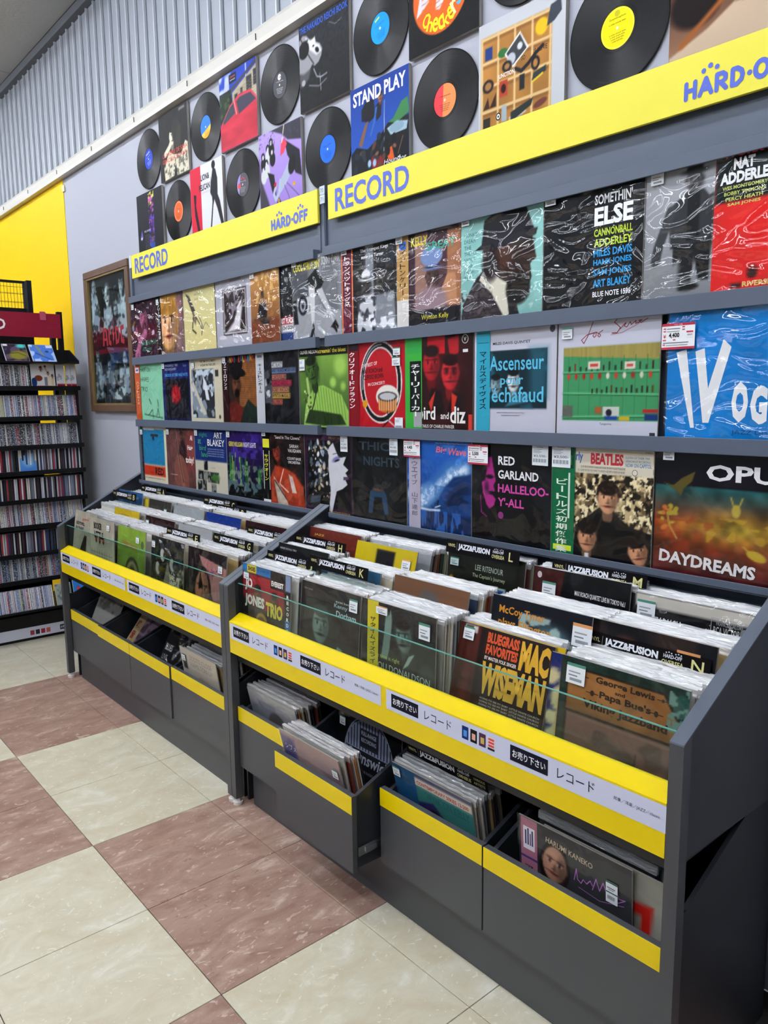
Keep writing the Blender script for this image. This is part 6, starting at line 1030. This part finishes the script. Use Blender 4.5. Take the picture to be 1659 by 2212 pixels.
    a = Art('#7f9a3e', 64); a.g('#5c7040', '#93b04c').n(4, 4, .08).e(.56, .30, .26, .28, '#4a4c38', 0, .02).e(.56, .29, .22, .23, '#8a8a72', 0, .04).e(.56, .27, .14, .18, '#4a3c2c', 0, .05).t('UNDERCURRENT', .2, .72, .07, '#b0503a', w=.5, b=.02, rot=-4).ce(.9, .80, .05, .06, '#55664a')
    FR('leaf green record with a dark arch, behind the glass of the far unit', a, -1.060, .066, .934, 5, tags=[('w', .70, .92, .034, .034, '')])
    a = Art('#232325', 72); a.nz(6, 6, .6, '#3a3a3e', 4)
    for x, y in ((.36, .76), (.66, .66), (.22, .56), (.86, .44)): a.e(x, y, .07, .09, '#b8b4b0', 20).e(x + .05, y + .0, .03, .05, '#44403c')
    a.p([(.34, 0), (.42, .42), (.52, .68), (.7, .4), (.72, 0)], '#8a827a', .02).e(.36, .16, .09, .16, '#7a5c4c', 0, .03).dots(16, (.8, .4, 1, .7), .03, ['#9a958e', '#55524e'], 3).t('EARL', .60, .46, .07, '#c8c4bc', w=.16, b=.03).t('HINES', .60, .38, .07, '#c8c4bc', w=.2, b=.03)
    FR('black and white collage record, fourth behind the far glass', a, -.690, .070, .932, 5, tags=[('w', .05, .95, .032, .036, '')], film='wrinkled')
    a = Art('#2b2126', 72); a.p([(.3, .92), (1, .84), (1, .3), (.7, .4)], '#a87a78', .01).n(20, 4, .06, 3).face(.40, .48, .25, '#a0705c', '#1c1416', '#140e10', hairstyle='long', so=.02).p([(.34, .72), (.3, .5), (.44, .5)], '#1c1416', .02).t('Prince', .52, .66, .10, '#6a2a5c', w=.36, b=.01, rot=14)
    FR('dark and dusty pink record with a pair of eyes, nearest the joint behind glass', a, -.345, .074, .930, 5, tags=[('w', .82, .90, .032, .040, '')])
    far = MB()
    for k, x in enumerate((-1.70, -1.385, -1.050, -.680, -.340)): F(11, x, .085 + (.02 if k == 0 else 0), .608, ('farthest front bin of the far unit', 'second front bin of the far unit', 'middle front bin of the far unit', 'fourth front bin of the far unit', 'front bin of the far unit next to the joint')[k], lean=6, stuff=far)
    def FL(label, bg, x0, yt, zt, extra=None, **k):
        a = Art(bg, 32); extra and extra(a); FR(label, a, x0, yt, zt, 8, **k)
    def wdr(a): a.r(0, .0, 1, .7, '#c8862c').t('STEREO', .3, .86, .06, '#6a4a10', w=.3).t("WALK DON'T RUN", .08, .66, .13, '#a03018', w=.84, b=.05)
    FL('yellow record with heavy red brown capitals in the far unit', '#cdb42a', -1.445, .205, .968, wdr)
    FL('deep maroon record in the middle row of the far unit', '#3a2024', -1.055, .205, .966, lambda a: a.t('CONCERT', .1, .58, .07, '#c8b8b0', w=.6, b=.03), tags=[('w', .05, .95, .03, .034, '')])
    FL('plain off-white record in the middle row of the far unit', '#b2b2b4', -.690, .200, .968, None, tags=[('w', .84, .80, .028, .034, '')])
    FL('cream record with two lines of black capitals under divider G', '#b5af9a', -.335, .205, .955, lambda a: a.t('GEORGE BENSON', .44, .72, .05, '#333', w=.42, b=.01).t('THE OTHER SIDE OF ABBEY ROAD', .1, .58, .055, '#333', w=.82, b=.01).r(.2, .2, .9, .5, '#1c1c1e'), tags=[('w', .02, .95, .03, .034, '')])
    FL('sky blue record with a dark circle at the far back corner', '#35689a', -1.70, .335, 1.030, lambda a: a.e(.46, .55, .16, .2, '#2a3038').t('RECORDED IN CONCERT', .06, .88, .04, '#a8c4dc', w=.8))
    FL('record with yellow edge and grey front in the back row of the far unit', '#4a4844', -1.380, .345, 1.010, lambda a: a.r(0, 0, .16, 1, '#c8b830').r(.2, .0, 1, .6, '#8d8a84'), tags=[('w', .78, .9, .03, .034, '')])
    FL('grey-white record with faint blue lines in the back row', '#a9aeb0', -1.035, .345, 1.005, lambda a: a.l([(.2, .4), (.3, .6), (.24, .3)], .02, '#4a7a9a').l([(.5, .3), (.52, .6)], .012, '#4a7a9a').l([(.7, .2), (.8, .5), (.88, .3)], .014, '#4a7a9a'))
    FL('royal blue record with thin lettering in the back row', '#20408c', -.700, .345, 1.005, lambda a: a.t('DAVE BRUBECK', .1, .66, .08, '#7a96cc', w=.5).t('SUPERB', .64, .66, .07, '#3a5aa8', w=.3))
    FL('maroon record with orange corner in the back row next to the joint', '#3c1e22', -.345, .345, 1.005, lambda a: a.e(.88, .5, .1, .12, '#c8742c').t('Tenor', .2, .8, .06, '#a84a70', w=.2))
    for x in (-1.70, -1.385, -1.045, -.685, -.335):
        F(10, x, .190, .648, '', lean=8, stuff=far); F(11, x, .330, .693, '', lean=8, stuff=far)
    for (L_, x, y, z, lab) in (('A', -1.640, .440, 1.052, 'against the back panel of the far unit, under the leftmost display cover'), ('B', -1.700, .300, 1.030, 'at the far left corner of the far unit'), ('C', -.900, .440, 1.052, 'against the back panel, middle of the far unit'), ('D', -.790, .425, 1.030, 'behind the royal blue record'), ('E', -.705, .150, .958, 'behind the black and white collage record'),
                                ('F', -.255, .300, .998, 'just behind divider G'), ('G', -.335, .185, .972, 'in front of the cream record with black capitals'), ('H', .100, .300, 1.010, 'behind the dark record near the joint'), ('J', .098, .174, .962, 'right behind the red musicians record'), ('K', .393, .161, .990, 'in front of the steel blue record'), ('L', .820, .396, 1.070, 'over the blue harbour record'), ('M', 1.205, .438, 1.056, 'under the green obi display record'), ('N', 1.478, .212, .957, 'above the parchment coloured record')):
        divider(L_, ('black genre divider lettered %s %s' % (L_, lab)).replace('under the leftmost display cover', 'at left'), x, y, z, w=.300 if L_ in 'LM' else .316)
    # ---- drawers
    def D(label, art, x0, ytop, ztop, lean, **k):
        c, s = math.cos(R_(lean)), math.sin(R_(lean)); return record(label, art, x0, ztop - H * c, ytop - H * s, lean=lean, group='records in the pull-out drawers', **k)
    a = Art('#a8a8aa', 56); a.g('#55586a', '#b4b4b6', box=(0, .3, 1, 1)).nz(3, 3, .5, '#8d9098', 4, (0, .4, .7, .9)).e(.56, .62, .2, .2, '#6a6866', 0, .03)
    D('silvery grey record with hazy head shape in the first near drawer', a, .125, .048, .468, -12); F(5, .128, .105, .161, 'first near drawer', dy=.010, lean=-10); 
    a = Art('#5a1420', 8); D('crimson edged record in the first near drawer', a, .130, .085, .470, -11); F(4, .128, .165, .161, 'first near drawer', dy=.010, lean=-9)
    a = Art('#1a1416', 32); a.t('live', .1, .9, .02, '#8a5a50'); D('dark record at the back of the first near drawer', a, .135, .30, .520, 6)
    a = Art('#8d8088', 56); a.g('#4a4a78', '#b8a09a').p([(.2, 1), (.6, 1), (.9, .2), (.3, .4)], '#b09a98', .1).t('シブメ', .06, .8, .07, '#c8c8e0', w=.2).r(0, .4, .25, .95, '#4a4a88', .05, a=.7)
    D('mauve and violet record leaning forward in the pulled-out drawer', a, .520, -.068, .470, -13, tags=[('w', .88, .9, .028, .034, '')]); F(8, .522, .008, .161, 'pulled-out drawer', dy=.0085, lean=-11)
    a = Art('#1f2023', 96); a.ce(.5, .48, .40, .46, '#8a8fa0', 48).ce(.5, .48, .385, .445, '#1c1d21', 48)
    pts = [(.5 + .37 * math.cos(t), .56 + .34 * math.sin(t)) for t in np.linspace(0, math.pi, 24)]; a.cp(pts, '#8187a0')
    for i in range(15): x = .16 + i * .048; hh = .34 * math.sqrt(max(0, 1 - ((x - .5) / .37) ** 2)); a.q(x, .57, x + .016, .56 + hh * .96, '#25262c')
    a.q(.36, .60, .64, .80, '#25262c').t('FULL-RANGE', .38, .73, .045, '#a8acbc', w=.24, b=.03).t('RECORDING', .38, .66, .045, '#a8acbc', w=.24, b=.03).t('Brunswick', .16, .42, .13, '#b4b8c8', w=.66, b=.02, sk=.25).t('RECORDED FOR RADIO BROADCAST', .2, .33, .03, '#8a8fa0', w=.6, b=.01).t('For Test Use', .4, .22, .035, '#9a9cac', w=.2).t('THE TEDDY WILSON', .24, .93, .045, '#b0a890', w=.52, b=.02).q(.03, .80, .08, .9, '#6a6a6c')
    D('black record with an engraved grey arch and script title', a, .560, .150, .522, 3, tags=[('w', .03, .86, .030, .036, '')]); F(7, .572, .162, .175, 'pulled-out drawer, rear group', dy=.010, lean=3)
    a = Art('#8f8a7e', 24); a.l([(.3, .8), (.4, .5)], .01, '#44403c').l([(.5, .8), (.45, .5)], .01, '#44403c').e(.5, .6, .06, .04, '#4a443e'); D('beige record standing at the back of the pulled-out drawer', a, .560, .262, .545, 3, tags=[('w', .84, .8, .03, .03, '')])
    a = Art('#59607c', 72); a.r(0, .0, .3, 1, '#2c6088').r(.30, .6, 1, .9, '#4a8a84').r(.30, .88, 1, .96, '#d8d0c4').p([(.3, .7), (.5, .76), (.8, .5), (1, .5), (1, .3), (.3, .4)], '#3c3470', .02).p([(.34, .4), (.9, .4), (1, .1), (.4, .1)], '#9a9aa8', .02).face(.5, .6, .08, '#6a6a70', '#1c1c24').t('ウケ', .08, .56, .10, '#dfe4ec', w=.18, b=.02).t('RIVERSIDE', .04, .86, .04, '#1c2a3c', w=.2).t('CONTEMPORARY SERIES 12-200', .32, .895, .04, '#b04a48', w=.64, b=.03).t('WYNTON KELLY', .42, .77, .09, '#2a6a6c', w=.54, b=.05)
    for i in range(4): a.t('GREAT SOLOS OF KELLY', .66, .62 - i * .05, .03, '#c8b858', w=.3, b=.02)
    D('purple and teal record with red lettering on a cream bar, third near drawer', a, .940, .048, .472, -12, tags=[('w', .02, .99, .030, .034, '')]); F(10, .945, .105, .161, 'third near drawer', dy=.0105, lean=-9)
    divider('', 'black genre divider for various artists inside the third near drawer', .945, .100, .520, sub='OMNIBUS', lean=-10, low=.32)
    a = Art('#15183a', 32); a.t('DOLPHY', .3, .82, .10, '#55587a', w=.5, b=.0).r(0, 0, 1, .3, '#4a2a5a', .2); D('midnight blue record at the rear of the third near drawer', a, .960, .262, .52, 8, tags=[('w', .82, .93, .034, .034, '')])
    a = Art('#45474a', 84); a.r(0, 0, 1, .5, '#3c3c48', .3).face(.34, .72, .15, '#b08a76', '#201a1a', '#1a1214', hairstyle='long', so=.012, tilt=-8).t('HARUMI KANEKO', .26, .88, .045, '#b8a88c', w=.42, b=.01, rot=-4)
    a.cs([(.52, 0.69), (.54, 0.79), (.55, 0.71), (.58, 0.69), (.60, 0.73), (.63, 0.71), (.66, 0.75), (.68, 0.72)], .007, '#b070c0').cs([(.68, 0.69), (.71, 0.79), (.74, 0.71), (.77, 0.79), (.80, 0.72), (.83, 0.77), (.86, 0.71), (.88, 0.79), (.9, 0.73), (.95, 0.74), (.86, 0.67)], .007, '#b070c0').cs([(.56, 0.65), (.74, 0.63), (.94, 0.69)], .005, '#b070c0')
    D('grey record of a long haired young woman with violet script and pink obi', a, 1.402, .062, .500, -3, tags=[('two', .80, .84, .030, .052, ''), ], obi=(obi_art('#b07a8c', 'アイラヴ', '#3c2a4a', h=.06, ytop=.62, extra=((.0, .66, 1, .68, '#4a3a7a'), (.15, .74, .85, .93, '#d8d4dc'), (.25, .78, .35, .9, '#3a3468'), (.4, .78, .5, .92, '#3a3468'), (.55, .78, .62, .88, '#3a3468'), (.66, .78, .76, .91, '#3a3468'))), .008, .05))
    a = Art('#9a9a90', 40); a.n(5, 5, .1).p([(.55, .74), (.93, .78), (.9, .4), (.82, .4), (.84, .68), (.55, .66)], '#c02a20'); D('pale concrete grey record with a red bracket shape', a, 1.468, .076, .495, -2)
    F(12, 1.425, .095, .185, 'nearest drawer', dy=.0135, dz=.0012, lean=3)
    def DL(label, bg, x0, yt, zt, ln, ex=None, **k):
        a = Art(bg, 48); ex and ex(a); D(label, a, x0, yt, zt, ln, **k)
    DL('white record with dark photo band and red bars, leaning in the farthest drawer', '#a4a29e', -1.640, .170, .466, 24, lambda a: a.r(0, .78, 1, 1, '#6a6864').nz(9, 9, .5, '#8d8a86', 3, (0, .78, 1, 1)).r(.1, .28, .95, .52, '#2a2024').r(.14, .34, .32, .5, '#8a3034').r(.36, .34, .6, .5, '#8a3034').r(.64, .34, .74, .5, '#8a3034').r(.78, .34, .9, .5, '#8a3034').r(.1, 0, .9, .26, '#8a8d90'))
    DL('purple toned record with a beige and red obi in the second far drawer', '#5a4654', -1.235, .230, .424, 38, lambda a: a.nz(6, 6, .5, '#8a7484', 4), obi=(obi_art('#ad9a78', '暁音頭', '#7a2a24', h=.16, ytop=.95, x=.15, b=.04, extra=((.1, .1, .16, .45, '#7a2a24'), (.84, .1, .9, .45, '#7a2a24'))), .004, .08))
    DL('black record with crumpled film and silver lettering in the third far drawer', '#2c2c2e', -.815, .200, .457, 28, lambda a: a.t('BLUES', .05, .66, .10, '#a8a8a8', w=.22, b=.03).t('LIVE', .05, .52, .08, '#888', w=.16, b=.03).nz(8, 8, .6, '#8a8c8e', 4, (.35, .3, 1, 1)).t('ADOL', .3, .2, .16, '#8a8a8c', w=.4), film='wrinkled')
    DL('cream record with thin outline title and a dusky nose close-up', '#c9c2b4', -.430, .050, .490, -8, lambda a: a.r(.0, .0, .22, 1, '#c4c0b8').r(.04, .7, .16, .9, '#4a4440').t('32', .03, .45, .1, '#4a5a6a', w=.14).p([(.3, .0), (.3, .6), (.5, .66), (1, .6), (1, 0)], '#a8907e', .04).e(.62, .38, .16, .2, '#5c443c', 0, .05).t('SCOTT CLOSE', .26, .86, .07, '#8a8478', w=.6).t('HAMILTON UP', .26, .77, .07, '#8a8478', w=.6), tags=[('w', .06, .93, .03, .034, '')])
    F(12, -.43, .105, .161, '', lean=-5, dy=.012, stuff=far); F(8, -.812, .064, .179, '', dy=.010, lean=27, stuff=far); F(5, -1.232, .050, .177, '', dy=.011, lean=36, stuff=far); F(7, .13, .325, .20, '', dy=.009, lean=4, stuff=far); F(7, -.42, .27, .20, '', dy=.016, lean=0, stuff=far)
    me = far.mesh('record', [mat_col_card(), FILMT]); o = link('filed_records', me); tag(o, 'plastic covered records filed in the rear rows and drawers of the far unit', 'records', kind='stuff')
def mat_col_card(): return print_mat('filed_card', .5)
def main():
    build_room(); build_units(); build_rack(); display_records(); wall_items(); framed_poster(); bins()
main()
